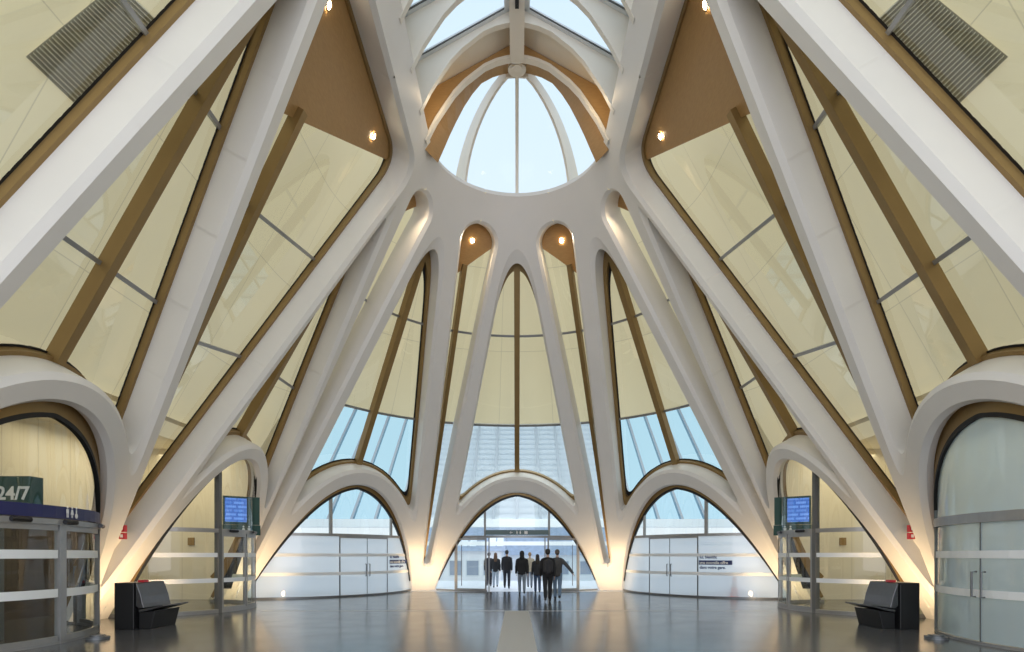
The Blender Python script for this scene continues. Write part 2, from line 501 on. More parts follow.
def shell_piece(name, opens, arches, clips, box, label, mirror):
    """white rib wall of one bay. opens: openings, arches: arch fields, clips: positive inside the bay"""
    def gopen(X, Y):
        g = ring_d(X, Y)
        for f in opens + arches: g = np.minimum(g, f(X, Y))
        return g
    def floor_d(X, Y):
        l = np.where(X >= 0, np.hypot(X, Y), -Y)
        return (ZA + .02) * LS - l
    def F(X, Y):
        g = np.minimum(gopen(X, Y), floor_d(X, Y))
        for c in clips: g = np.minimum(g, c(X, Y))
        return g
    v2, faces, edges = march(*box, .05, lambda X, Y: np.minimum(F(X, Y), CH - gopen(X, Y)))
    va, fa, ea = march(*box, .05, lambda X, Y: np.minimum(F(X, Y), gopen(X, Y) - CH))
    n2 = len(v2); v2 = np.concatenate([v2, va]); faces = faces + [[q + n2 for q in f_] for f_ in fa]
    X, Y = v2[:, 0], v2[:, 1]
    g = gopen(X, Y)
    v3 = surf(X, Y, hfield(g))
    verts = v3.tolist(); fm = [0] * len(faces)
    ex = np.array(edges)
    mx = (X[ex[:, 0]] + X[ex[:, 1]]) / 2; my = (Y[ex[:, 0]] + Y[ex[:, 1]]) / 2
    c1 = floor_d(mx, my)
    for c in clips: c1 = np.minimum(c1, c(mx, my))
    g1 = gopen(mx, my); ga = np.full(mx.shape, 9.)
    for f in arches: ga = np.minimum(ga, f(mx, my))
    cache = {}
    def deep(i, d):
        k = (i, d)
        if k not in cache:
            verts.append(surf(X[i:i + 1], Y[i:i + 1], np.array([d]))[0].tolist()); cache[k] = len(verts) - 1
        return cache[k]
    for n, (a, b) in enumerate(edges):
        if g1[n] > min(c1[n] + .03, CH * .7): continue
        if abs(ga[n]) < .025:
            lv = [(CH, 0), (CH + .03, 0), (.27, 0), (.30, 1), (.40, 1)]
        else:
            lv = [(CH, 0), (CH + .03, 0), (D, 0)]
        pa, pb = deep(a, CH), deep(b, CH)
        for d, mi in lv[1:]:
            qa, qb = deep(a, d), deep(b, d)
            faces.append((pa, qa, qb, pb)); fm.append(mi); pa, pb = qa, qb
    if mirror:
        vm = [mirx(v) for v in verts]; fcs = [tuple(reversed(f)) for f in faces]
    else:
        vm, fcs = verts, faces
    o = link(name, vm, fcs, [M['white'], M['bronze']], smooth=True, fmats=fm)
    tag(o, label, 'wall', kind='structure')
    return o

def clip_theta(deg, keep):
    """generator line of the cone at an angle; positive on the side keep (a degree)"""
    p, q = dev(deg, 0, 'a'), dev(deg, 13, 'a'); f = hplane(p, q, dev(keep, 6, 'a'))
    return lambda X, Y: -f(X, Y)
def clip_y(y, keep):
    f = hplane(dev(y, 0, 's'), dev(y, 13, 's'), dev(keep, 6, 's'))
    return lambda X, Y: -f(X, Y)

# bay 0 is drawn about its own middle: shift the apse angle so that it does not wrap
F0A, F1A, F2Y, F3Y = 24.45, 72.4, 14.42, 7.02
def bbox(pts, m=.3):
    xs = [p[0] for p in pts]; ys = [p[1] for p in pts]
    return (min(xs) - m, max(xs) + m, min(ys) - m, max(ys) + m)
def devs(hs, mode): return [dev(h, z, mode) for h in hs for z in (0, H)]

PIECES = [
    ('wall_far', [T0, S0, S0L], [B0.arch], [clip_theta(F0A, 0), clip_theta(-F0A, 0)], bbox(devs((-25, -12, 0, 12, 25), 'a')), 'white ribbed wall around the central doorway, facing the camera', (0,)),
    ('wall_far_right', [T1, S0, S1], [B1.arch], [clip_theta(F0A, 40), clip_theta(F1A, 60)], bbox(devs((24, 36, 48, 60, 73), 'a')), 'white ribbed wall round the frosted archway just right of the central doorway', (0, 1)),
    ('wall_right', [T2, S1, S2], [B2.arch], [clip_theta(F1A, 89), clip_y(F2Y, 17)], bbox(devs((72, 80, 90), 'a') + devs((F2Y, 17), 's')), 'white ribbed wall with the clear glazed archway behind the bench on the right', (0, 1)),
    ('wall_near_right', [T3, S2, S3], [B3.arch], [clip_y(F2Y, 10), clip_y(F3Y, 10)], bbox(devs((F2Y, F3Y), 's')), 'nearest white ribbed wall on the right, its huge leaning ribs cut by the frame', (0, 1)),
]
for nm, op, ar, cl, bx, lb, ms in PIECES:
    for m in ms:
        n2 = nm.replace('right', 'left') if m else nm
        l2 = lb.replace('right', 'left') if m else lb
        shell_piece(n2, op, ar, cl, bx, l2, m)

# ------------------------------------------------------------------ window units set into the openings
def box_along(mb, dvs, half, d0, d1, mi=0):
    """bar following unrolled points dvs, +-half across, from depth d0 to d1"""
    dvs = np.array(dvs); t = np.gradient(dvs, axis=0); t /= np.linalg.norm(t, axis=1)[:, None]
    n = np.stack([-t[:, 1], t[:, 0]], -1)
    a, b = dvs + n * half, dvs - n * half
    A0_, A1_ = surf(a[:, 0], a[:, 1], np.full(len(a), d0)), surf(a[:, 0], a[:, 1], np.full(len(a), d1))
    B0_, B1_ = surf(b[:, 0], b[:, 1], np.full(len(a), d0)), surf(b[:, 0], b[:, 1], np.full(len(a), d1))
    mb.sweep([[tuple(A0_[i]), tuple(B0_[i]), tuple(B1_[i]), tuple(A1_[i])] for i in range(len(a))], mi=mi)

def sheet(F, box, h, d, smooth=True):
    v, f, e = march(*box, h, F)
    return surf(v[:, 0], v[:, 1], np.full(len(v), d)), f, e, v

WN = [0]
def window(f, box, label, mirs, mull=None, transz=(6.62, 9.72), tilt=(0, 0), hrange=None, soffit=None, fw=.13, fin=None, gask=True, frame=True):
    """f: field of the opening"""
    out = []
    pane = sheet(lambda X, Y: .03 - f(X, Y), box, .16, D)
    fr = march(*box, .05, lambda X, Y: np.minimum(f(X, Y) + fw, .02 - f(X, Y)))
    gk = march(*box, .05, lambda X, Y: np.minimum(f(X, Y) + fw + .05, -fw + .01 - f(X, Y)))
    for m in mirs:
        WN[0] += 1
        fx = mirx if m else (lambda v: tuple(v))
        cl = [(0, 0, 0)]
        c3 = pane[0].mean(0)
        root = empty('window_%d' % WN[0], fx((c3[0], c3[1], pane[0][:, 2].min())))
        lb = label.replace('right', 'left') if m else label
        tag(root, lb, 'window', kind='structure')
        def put(name, vs, fs, mat, sm=False):
            fs2 = [tuple(reversed(q)) for q in fs] if m else fs
            return link(name, [fx(v) for v in vs], fs2, mat, root, sm)
        put('pane', pane[0], pane[1], M['glass'], True)
        v, fs, es = fr
        top = surf(v[:, 0], v[:, 1], np.full(len(v), D - .16)).tolist(); fs = [tuple(q) for q in fs]
        n0 = len(top); bot = surf(v[:, 0], v[:, 1], np.full(len(v), D + .02)).tolist()
        fe = f(v[:, 0], v[:, 1])
        for a, b in es:
            if fe[a] < -fw / 2: fs.append((a, n0 + a, n0 + b, b))
        if frame: put('frame', top + bot, fs, M['bronze'])
        v, fs, es = gk
        if gask: put('gasket', surf(v[:, 0], v[:, 1], np.full(len(v), D - .012)), fs, M['gasket'])
        if mull is not None:
            h, mode, w, z0 = mull
            zs = np.linspace(z0 - 1.5, 13, 240)
            pts = [dev(h, z, mode) for z in zs]
            fv = [f(np.array([p[0]]), np.array([p[1]]))[0] for p in pts]
            pts = [p for p, q in zip(pts, fv) if q < .02]
            mb = MB(); box_along(mb, pts, w / 2, D - .24, D + .03)
            put('mullion', mb.v, mb.f, M['bronze'])
        if fin is not None:
            p_, q_, wf = fin; p_ = np.array(p_); q_ = np.array(q_)
            pts = [p_ + (q_ - p_) * t for t in np.linspace(0, 1, 40)]
            mb = MB(); box_along(mb, pts, wf, D - .24, D + .02)
            put('fin', mb.v, mb.f, M['bronze'])
        if hrange is not None:
            for z in transz:
                hh = np.linspace(hrange[0], hrange[1], 160)
                pts = [hrange_dev(q, z) if hrange[2] == 'x' else dev(q, z + tilt[0] * (q - tilt[1]), hrange[2]) for q in hh]
                P = np.array(pts); fv = f(P[:, 0], P[:, 1])
                keep = fv < -.02
                if soffit is not None: keep &= soffit(P[:, 0], P[:, 1]) < 0
                P = P[keep]
                if len(P) < 4: continue
                mb = MB(); box_along(mb, P, .04, D - .06, D + .02)
                put('transom', mb.v, mb.f, M['alu'])
        if soffit is not None:
            sv = sheet(lambda X, Y: np.minimum(.02 - f(X, Y), soffit(X, Y)), box, .06, D - .10)
            put('soffit', sv[0], sv[1], M['wood'])
            v = sv[3]; sf = soffit(v[:, 0], v[:, 1])
            es = [(a, b) for a, b in sv[2] if sf[a] < .03 and sf[b] < .03]
            vv = []; ff = []
            for a, b in es:
                k = len(vv)
                vv += [sv[0][a], sv[0][b], surf(v[b:b + 1, 0], v[b:b + 1, 1], np.array([D + .02]))[0], surf(v[a:a + 1, 0], v[a:a + 1, 1], np.array([D + .02]))[0]]
                ff.append((k, k + 1, k + 2, k + 3))
            if vv: put('soffit_edge', vv, ff, M['canopywhite'])
        out.append(root)
    return out

def hrange_dev(q, z): return X90(q, z)
def boxof(pts): return bbox(pts, .5)

window(T0, boxof(devs((-20, 20), 'a')), 'tall triangular window with a bronze mullion above the central doorway', (0,), mull=(0, 'a', .19, 4.3), hrange=(-20, 20, 'a'), fw=.06, gask=False)
window(T1, boxof(devs((28, 48, 69), 'a')), 'triangular window above the frosted archway right of the central doorway', (0, 1), mull=(48.6, 'a', .2, 4.3), hrange=(28, 69, 'a'), fw=.09)
window(T2, boxof([X90(-3, 0), X90(3, 13.8)]), 'narrow triangular window above the clear archway on the right', (0, 1), mull=(17.78, 's', .2, 4.3), hrange=(-3, 3, 'x'), fw=.11)
window(T3, boxof(devs((6.2, 14.2), 's')), 'large triangular window above the nearest right archway', (0, 1), mull=(YB3, 's', .19, 4.3), hrange=(6.2, 14.2, 's'), transz=(6.4, 9.4), fw=.08)

# slanted lower edges of the timber soffits
def sofline(p, q, inside):
    f = hplane(p, q, inside); return lambda X, Y: -f(X, Y)
sof0 = sofline(dev(28.9, 11.45, 'a'), dev(16.0, 12.2, 'a'), dev(24, 13.5, 'a'))
sof1 = sofline(dev(78, 11.55, 'a'), dev(62, 12.6, 'a'), dev(70, 13.5, 'a'))
sof2 = sofline(dev(13.25, 10.85, 's'), dev(17.5, 12.75, 's'), dev(14, 13.5, 's'))
sof3 = sofline(dev(3, 12.6, 's'), dev(9.0, 12.6, 's'), dev(6, 13.5, 's'))
window(S0, boxof(devs((14, 24, 34), 'a')), 'slender slot window with a timber head right of the central triangular window', (0, 1), hrange=(14, 34, 'a'), soffit=sof0, fw=.07, gask=False, frame=False, fin=(dev(24.5, .9, 'a'), dev(26.3, 11.75, 'a'), .075))
window(S1, boxof(devs((60, 72, 84), 'a')), 'narrow slot window between the right leaning ribs, timber head', (0, 1), hrange=(60, 84, 'a'), soffit=sof1, fw=.07, gask=False, frame=False, fin=(dev(72.8, .9, 'a'), dev(73.5, 11.75, 'a'), .075))
window(S2, boxof(devs((10.5, 14, 17.8), 's') + [X90(.8, 13)]), 'wide tapering window under a timber soffit on the right flank', (0, 1), hrange=(10.5, 18.3, 's'), transz=(6.2, 9.05), tilt=(.15, 14), soffit=sof2, fw=.08, fin=(dev(14.38, .6, 's'), dev(13.1, 10.98, 's'), .105))
window(S3, boxof(devs((1.5, 10.8), 's')), 'window cut by the upper right corner of the frame, louvre behind it', (0, 1), hrange=(1.5, 10.8, 's'), transz=(6.3, 9.3), fw=.08)

for m in (0, 1):
    zc = lambda X, Y: (np.hypot(np.maximum(X, 0), Y) - (ZA - 1.95) * LS)
    v, fs, es, v2 = sheet(lambda X, Y: np.minimum(.03 - S2(X, Y), zc(X, Y)), boxof(devs((13, 16), 's')), .05, .42)
    if m: v = [mirx(q) for q in v]; fs = [tuple(reversed(q)) for q in fs]
    o = link('slot_sill', v, fs, M['white'], smooth=True)
    tag(o, 'white rounded sill closing the foot of the wide %s slot window' % ('left' if m else 'right'), 'window sill', kind='structure')
# ------------------------------------------------------------------ glazed arch fronts (curved vestibule walls)
def glass_top(p, dep=.42):
    """height at which a plan point reaches the shell at a given depth"""
    return max(0.02, (R + dep * LS - rho_plan(p.x, p.y)) / K)

def curved_sheet(b, u0, u1, z0, z1, off=0., n=40, clipz=True, thick=0.):
    """upright strip of the glass cylinder between lateral positions"""
    vs = []; fs = []
    us = [b.hc * math.sin(a) for a in np.linspace(math.asin(max(-1, u0 / b.hc)), math.asin(min(1, u1 / b.hc)), n + 1)]
    for u in us:
        p = arc_pt(b, u, b.back, off); zt = glass_top(arc_pt(b, u, b.back)) if clipz else 1e9
        vs += [(p.x, p.y, min(z0, zt)), (p.x, p.y, min(z1, zt))]
    for k in range(n): fs.append((2 * k, 2 * k + 2, 2 * k + 3, 2 * k + 1))
    return vs, fs

def curved_bar(mb, b, u0, u1, z0, z1, o0, o1, n=36, mi=0, clipz=True):
    us = [b.hc * math.sin(a) for a in np.linspace(math.asin(max(-1, u0 / b.hc)), math.asin(min(1, u1 / b.hc)), n + 1)]
    secs = []
    for u in us:
        if clipz and glass_top(arc_pt(b, u, b.back)) < z0 + .02:
            continue
        a, c = arc_pt(b, u, b.back, o0), arc_pt(b, u, b.back, o1)
        secs.append([(a.x, a.y, z0), (c.x, c.y, z0), (c.x, c.y, z1), (a.x, a.y, z1)])
    if len(secs) > 1: mb.sweep(secs, mi=mi)

def post(mb, b, u, z0, z1, w=.07, o0=-.05, o1=.05, mi=0):
    zt = min(z1, glass_top(arc_pt(b, u, b.back)))
    if zt <= z0: return
    secs = []
    for z in (z0, zt):
        secs.append([(*arc_pt(b, u - w / 2, b.back, o0), z), (*arc_pt(b, u + w / 2, b.back, o0), z),
                     (*arc_pt(b, u + w / 2, b.back, o1), z), (*arc_pt(b, u - w / 2, b.back, o1), z)])
    mb.sweep(secs, mi=mi)

class Front:
    def __init__(s, b, mir, name, label):
        s.b, s.m = b, mir
        p = arc_pt(b, 0, b.back)
        s.root = empty(name, (-p.x if mir else p.x, p.y, 0))
        tag(s.root, label, 'door', kind='structure')
    def put(s, name, vs, fs, mat, parent=None, smooth=False, fm=None):
        if s.m: vs = [mirx(v) for v in vs]; fs = [tuple(reversed(f)) for f in fs]
        return link(name, vs, fs, mat, parent or s.root, smooth, fm)
    def bar(s, name, u0, u1, z0, z1, mat, o0=-.05, o1=.05, parent=None, clipz=True):
        mb = MB(); curved_bar(mb, s.b, u0, u1, z0, z1, o0, o1, clipz=clipz)
        return s.put(name, mb.v, mb.f, mat, parent) if mb.v else None
    def post(s, name, u, z0, z1, mat, w=.07, parent=None, o=.05):
        mb = MB(); post(mb, s.b, u, z0, z1, w, -o, o)
        return s.put(name, mb.v, mb.f, mat, parent) if mb.v else None
    def glass(s, name, u0, u1, z0, z1, mat, off=0., parent=None):
        vs, fs = curved_sheet(s.b, u0, u1, z0, z1, off)
        return s.put(name, vs, fs, mat, parent, True)
    def handle(s, u, z0, z1, parent, mat, off=.07):
        mb = MB()
        q = arc_pt(s.b, u, s.b.back, off); r = arc_pt(s.b, u, s.b.back, 0)
        mb.tube([(r.x, r.y, z0), (q.x, q.y, z0), (q.x, q.y, z1), (r.x, r.y, z1)], .018, 8)
        return s.put('handle', mb.v, mb.f, mat, parent)
    def rim(s):
        """dark seal between the glass and the arch"""
        b = s.b
        def ring(f0, d0, f1, d1, name, mat):
            secs = []
            for k in range(81):
                r_ = bay_arc(b, b.back)[1]; pm = math.asin(min(1, b.hc * .999 / r_)); t_ = 2 * k / 80 - 1
                zt = glass_top(arc_pt(b, r_ * math.sin(pm * t_), b.back)); q = []
                for fu, dz in ((f0, d0), (f1, d1)):
                    u = r_ * math.sin(pm * t_ - math.copysign(min(fu, abs(t_) * 2) / r_, t_))
                    a, c = arc_pt(b, u, b.back, -.03), arc_pt(b, u, b.back, .06)
                    q.append((a, c, max(0, zt - dz)))
                (a, c, z), (a2, c2, z2) = q
                secs.append([(a.x, a.y, z), (c.x, c.y, z), (c2.x, c2.y, z2), (a2.x, a2.y, z2)])
            mb = MB().sweep(secs); s.put(name, mb.v, mb.f, mat)
        ring(0, 0, .14, .34, 'arch_frame', M['bronze'])
        ring(.14, .34, .18, .42, 'seal', M['gasket'])

STRIPS = ((.84, .96), (1.54, 1.66))
FR = []
# --- bay 0: the central doorway
f = Front(B0, 0, 'door_1', 'central glazed doorway standing open, people walking through it')
hc = B0.hc; TZ = 2.42
f.rim()
f.glass('upper_glass', -hc, hc, TZ, 6, M['glass_door'])
f.bar('transom', -hc, hc, TZ - .07, TZ + .03, M['alu'])
for u in (-1.4, 1.4): f.post('post', u, TZ, 6, M['alu'], .09)
for s in (-1, 1):
    u = sorted((s * 2.72, s * hc)); f.glass('side_glass', u[0], u[1], 0, TZ, M['glass_door'])
    f.post('post', s * 2.75, 0, TZ, M['alu'], .07)
    u0, u1 = sorted((s * 1.36, s * 2.68))
    lf = MB()
    for q in (u0, u1): post(lf, B0, q, .03, TZ - .08, .07, .03, .09)
    curved_bar(lf, B0, u0, u1, .03, .13, .03, .09, 14); curved_bar(lf, B0, u0, u1, TZ - .16, TZ - .08, .03, .09, 14)
    leaf = f.put('door_leaf', lf.v, lf.f, M['alu'])
    f.glass('leaf_glass', u0, u1, .1, TZ - .1, M['glass_door'], .06, leaf)
    f.post('post', s * 1.22, 0, TZ, M['alu'], .05)
    hb = MB(); uu = s * 2.45
    for z in (.35, 2.0):
        pass
    post(hb, B0, uu, .25, 2.05, .03, .09, .13)
    f.put('handle', hb.v, hb.f, M['darkalu'], leaf)
    f.bar('base_rail', *sorted((s * 1.3, s * hc)), 0, .06, M['alu'])
FR.append(f)
# --- bay 1: frosted shop fronts under construction
for m in (0, 1):
    side = 'left' if m else 'right'
    f = Front(B1, m, 'door_%d' % (2 + m), 'frosted blue-white arched glass front %s of the central doorway' % side)
    hc = B1.hc; TZ = 2.36
    f.rim()
    f.glass('upper_glass', -hc, hc, TZ, 6, M['glass_door'])
    f.bar('transom', -hc, hc, TZ - .05, TZ + .05, M['alu'])
    # lateral positions counted along B1.lat (from the central side outwards)
    JO = JOINTS1[m] if 'JOINTS1' in globals() else ((-1.4, .88, -.32, 0, -1.72, 1.2) if m == 0 else (-1.57, .74, -.46, 0, -1.82, 1.09))
    a, c, h, _, p1, p2 = JO
    for u in (p1, p2): f.post('post', u, TZ, 6, M['alu'], .09)
    f.glass('frosted_panel', -hc, a, .08, TZ - .05, M['frost'])
    f.glass('frosted_panel', c, hc, .08, TZ - .05, M['frost'])
    for u0, u1, hs in ((a, h, 1), (h, c, -1)):
        lf = f.glass('door_leaf', u0 + .012, u1 - .012, .08, TZ - .1, M['frost'], .01)
        f.handle((h - .09) if hs > 0 else (h + .09), .78, 1.25, lf, M['darkalu'])
    for u in (a, c): f.post('joint', u, .05, TZ - .05, M['darkalu'], .035, o=.02)
    f.post('joint', h, .05, TZ - .1, M['darkalu'], .018, o=.016)
    f.bar('door_head', a, c, TZ - .11, TZ - .05, M['alu'])
    f.bar('base_rail', -hc, hc, 0, .07, M['darkalu'])
    for z0, z1 in STRIPS: f.bar('film_strip', -hc, hc, z0, z1, M['film'], .022, .026)
    FR.append(f)
# --- bay 2: clear vestibules with the information screens
for m in (0, 1):
    side = 'left' if m else 'right'
    f = Front(B2, m, 'door_%d' % (4 + m), 'clear curved glass vestibule behind the bench on the %s, screen above its door' % side)
    hc = B2.hc; TZ = 2.28
    f.rim()
    pu = 1.02                                           # main post beside the door
    f.glass('upper_glass', -hc, hc, TZ, 6, M['glass_door'])
    f.bar('transom', -hc, hc, TZ - .06, TZ + .05, M['alu'])
    f.glass('fixed_glass', pu, hc, .08, TZ, M['glass_door'])
    f.glass('fixed_glass', -hc, -1.5, .08, TZ, M['glass_door'])
    f.post('post', pu, 0, 6, M['darkalu'], .085, o=.06)
    f.post('post', -1.5, 0, TZ, M['alu'], .1)
    for u0, u1 in ((-1.42, -.06), (-.02, .95)):
        lf = MB()
        for q in (u0 + .03, u1 - .03): post(lf, B2, q, .06, TZ - .08, .06, -.03, .03)
        curved_bar(lf, B2, u0, u1, .05, .15, -.03, .03, 14); curved_bar(lf, B2, u0, u1, TZ - .16, TZ - .06, -.03, .03, 14)
        leaf = f.put('door_leaf', lf.v, lf.f, M['alu'])
        f.glass('leaf_glass', u0, u1, .1, TZ - .1, M['glass_door'], 0, leaf)
    f.bar('base_rail', -hc, hc, 0, .1, M['alu'])
    for z0, z1 in STRIPS: f.bar('film_strip', -hc, hc, z0, z1, M['film'], .022, .026)
    for u in (.62, -.5):
        mb = MB().tube([(*(arc_pt(B2, u - .14, B2.back, .1)), TZ), (*(arc_pt(B2, u + .14, B2.back, .1)), TZ)], .04, 8)
        f.put('sensor', mb.v, mb.f, M['black'])
    FR.append(f)
# --- bay 3: nearest fronts
f = Front(B3, 1, 'door_6', 'nearest glazed entrance on the left with a navy blue band over sliding doors')
hc = B3.hc; TZ = 2.24
f.rim()
f.glass('upper_glass', -hc, hc, TZ, 6, M['glass_door'])
f.bar('transom', -hc, hc, TZ - .1, TZ, M['alu'], -.06, .07)
band = f.bar('header_band', -hc, hc, TZ + .02, TZ + .24, M['navy'], .03, .06)
for q, w_ in ((-3.1, .08), (-1.95, .1), (-.2, .16), (2.9, .09)): f.post('post', q, 0, TZ - .1, M['alu'], w_, o=.055)
for u0, u1 in ((-3.05, -2.02), (-1.88, -.3), (-.1, 2.85)):
    lf = MB()
    curved_bar(lf, B3, u0, u1, .02, .14, -.03, .03, 14); curved_bar(lf, B3, u0, u1, TZ - .2, TZ - .1, -.03, .03, 14)
    leaf = f.put('door_leaf', lf.v, lf.f, M['alu'])
    f.glass('leaf_glass', u0, u1, .1, TZ - .15, M['glass_door'], 0, leaf)
    for z0, z1 in STRIPS: f.bar('film_strip', u0, u1, z0, z1 + .03, M['film'], .022, .026, leaf)
for u in (-1.75, -.32, .72):
    mb = MB().tube([(*(arc_pt(B3, u - .16, B3.back, .11)), TZ - .04), (*(arc_pt(B3, u + .16, B3.back, .11)), TZ - .04)], .045, 8)
    f.put('sensor', mb.v, mb.f, M['black'])
f.bar('base_rail', -hc, hc, 0, .05, M['alu'])
FL3 = f
f = Front(B3, 0, 'door_7', 'nearest pale green frosted glass front on the right with a pull handle')
f.rim()
f.glass('upper_glass', -hc, hc, TZ, 6, M['frost_green'])
f.bar('transom', -hc, hc, TZ - .06, TZ + .12, M['alu'], -.05, .06)
f.glass('frosted_panel', -hc, -.02, .06, TZ, M['frost_green'])
lf = f.glass('door_leaf', 0, 1.9, .06, TZ, M['frost_green'], .01)
f.glass('frosted_panel', 1.92, hc, .06, TZ, M['frost_green'])
f.handle(.1, .85, 1.3, lf, M['darkalu'], .09); f.handle(-.12, .85, 1.3, lf, M['darkalu'], .09)
f.post('joint', -.01, .05, TZ, M['darkalu'], .02, o=.02)
f.post('post', -2.2, 0, 5, M['alu'], .05)
f.bar('base_rail', -hc, hc, 0, .05, M['alu'])
for z0, z1 in STRIPS: f.bar('film_strip', -hc, hc, z0, z1 + .02, M['film'], .022, .026)
FR3 = f

# ------------------------------------------------------------------ floor
o = MB().box(-16, 16, -14, 26.2, -.2, 0).build('floor', M['floor']); tag(o, 'dark polished granite hall floor mirroring the lit ribs', 'floor', kind='structure')
o = MB().box(-.34, .34, 3, 17.1, 0, .006).build('floor_strip', M['tactile']); tag(o, 'pale tactile guide strip down the middle of the dark floor', 'floor strip', kind='structure')
o = MB().box(-7.3, 7.3, 17.1, 17.2, 0, .004).build('floor_joint', M['joint']); tag(o, 'thin pale joint line running across the dark floor', 'floor joint', kind='structure')
o = MB().box(-30, 30, 26.2, 37.5, -.2, -.005).build('ground', M['plaza']); tag(o, 'pale outdoor paving beyond the central doorway', 'ground', kind='structure')
o = MB().box(-120, 120, 37.5, 150, -4.2, -4).build('ground', M['plaza']); tag(o, 'lower street level in front of the houses', 'ground', kind='structure')

# ------------------------------------------------------------------ outer cream lining and side rooms
def lining():
    d = 2.3; vs = []; fs = []; uv = []
    zs = [7.4, 9, 11, 13, 15]
    path = []
    for y in np.linspace(-3, YC, 10): path.append(('s', y))
    for a in np.linspace(90, -90, 61)[1:-1]: path.append(('a', a))
    for y in np.linspace(YC, -3, 10): path.append(('m', y))
    s = 0; prev = None
    for mode, h in path:
        for k, z in enumerate(zs):
            low = mode != 'a' or abs(h) > 62
            if k == 0 and low: z = 5.0
            rho = R + d * LS - K * z
            if mode == 's': p = (rho, h, z)
            elif mode == 'm': p = (-rho, h, z)
            else: t = math.radians(h); p = (rho * math.sin(t), YC + rho * math.cos(t), z)
            if k == 0:
                if prev is not None: s += math.dist(p, prev)
                prev = p
            vs.append(p); uv.append((s, (z - zs[0]) * LS))
    n = len(zs)
    for i in range(len(path) - 1):
        for k in range(n - 1): fs.append((i * n + k, i * n + k + 1, (i + 1) * n + k + 1, (i + 1) * n + k))
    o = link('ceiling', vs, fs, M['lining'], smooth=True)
    me = o.data; u = me.uv_layers.new(name='UVMap')
    for p in me.polygons:
        for li in p.loop_indices: u.data[li].uv = uv[me.loops[li].vertex_index]
    tag(o, 'cream panelled ceiling sloping behind the upper windows', 'ceiling', kind='structure')
lining()

def uvbox(o, ax):
    me = o.data; u = me.uv_layers.new(name='UVMap')
    for p in me.polygons:
        for li in p.loop_indices:
            c = me.vertices[me.loops[li].vertex_index].co; u.data[li].uv = (c[ax[0]], c[ax[1]])
for s, sd in ((-1, 'left'), (1, 'right')):
    o = MB().add([(s * 13.4, -3, 0), (s * 13.4, 23.5, 0), (s * 13.4, 23.5, 7.4), (s * 13.4, -3, 7.4)], [(0, 1, 2, 3)]).build('wall_side_' + sd, M['creamwall'])
    uvbox(o, (1, 2)); tag(o, 'cream panelled wall of the side room seen through the %s vestibule' % sd, 'wall', kind='structure')
    o = MB().add([(s * 13.4, -3, 5.4), (s * 13.4, 21.6, 5.4), (s * 9.6, 21.6, 5.4), (s * 9.6, -3, 5.4)], [(0, 1, 2, 3)]).build('ceiling_side_' + sd, M['creamwall'])
    uvbox(o, (1, 0)); tag(o, 'cream ceiling of the side room on the %s' % sd, 'ceiling', kind='structure')

for s, sd in ((-1, 'left'), (1, 'right')):
    o = MB().add([(s * 10.3, 21.5, 0), (s * 13.4, 21.5, 0), (s * 13.4, 21.5, 7.4), (s * 9.4, 21.5, 7.4), (s * 7.2, 21.5, 5.1)], [(0, 1, 2, 3, 4)]).build('wall_end_' + sd, M['creamwall'])
    uvbox(o, (0, 2)); tag(o, 'cream end wall of the side room behind the %s vestibule' % sd, 'wall', kind='structure')
o = MB().box(-12.6, -12.4, 5, 18, 0, 2.7).build('dark_room_backdrop', M['roomdark']); tag(o, 'dark brown panel added to darken the room behind the left sliding doors', 'wall', kind='structure')  # added dark sheet, makes the near left room read as unlit
# louvred ventilation grilles let into the cream ceiling
def grille(m, q4, label):
    """q4: (y, z) corners: lower near, lower far, upper far, upper near"""
    d = 2.24
    def pt(y, z, dd): return ((-1 if m else 1) * (R + dd * LS - K * z), y, z)
    def bi(u, v):
        a = [q4[0][k] * (1 - u) + q4[1][k] * u for k in (0, 1)]; c = [q4[3][k] * (1 - u) + q4[2][k] * u for k in (0, 1)]
        return [a[k] * (1 - v) + c[k] * v for k in (0, 1)]
    root = empty('ventilation_grille', pt(*bi(.5, 0), d)); tag(root, label, 'ventilation grille', kind='structure')
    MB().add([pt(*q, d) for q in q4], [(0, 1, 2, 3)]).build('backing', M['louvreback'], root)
    mb = MB(); n = 30
    for k in range(n):
        v0, v1 = (k + .12) / n, (k + .8) / n
        mb.add([pt(*bi(0, v0), d - .05), pt(*bi(1, v0), d - .05), pt(*bi(1, v1), d - .02), pt(*bi(0, v1), d - .02)], [(0, 1, 2, 3)])
    mb.build('slats', M['louvre'], root)
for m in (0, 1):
    grille(m, ((9.32, 9.34), (10.3, 9.37), (10.9, 11.3), (9.95, 11.1)), 'slatted vent behind glass in the upper %s corner' % ('left' if m else 'right'))

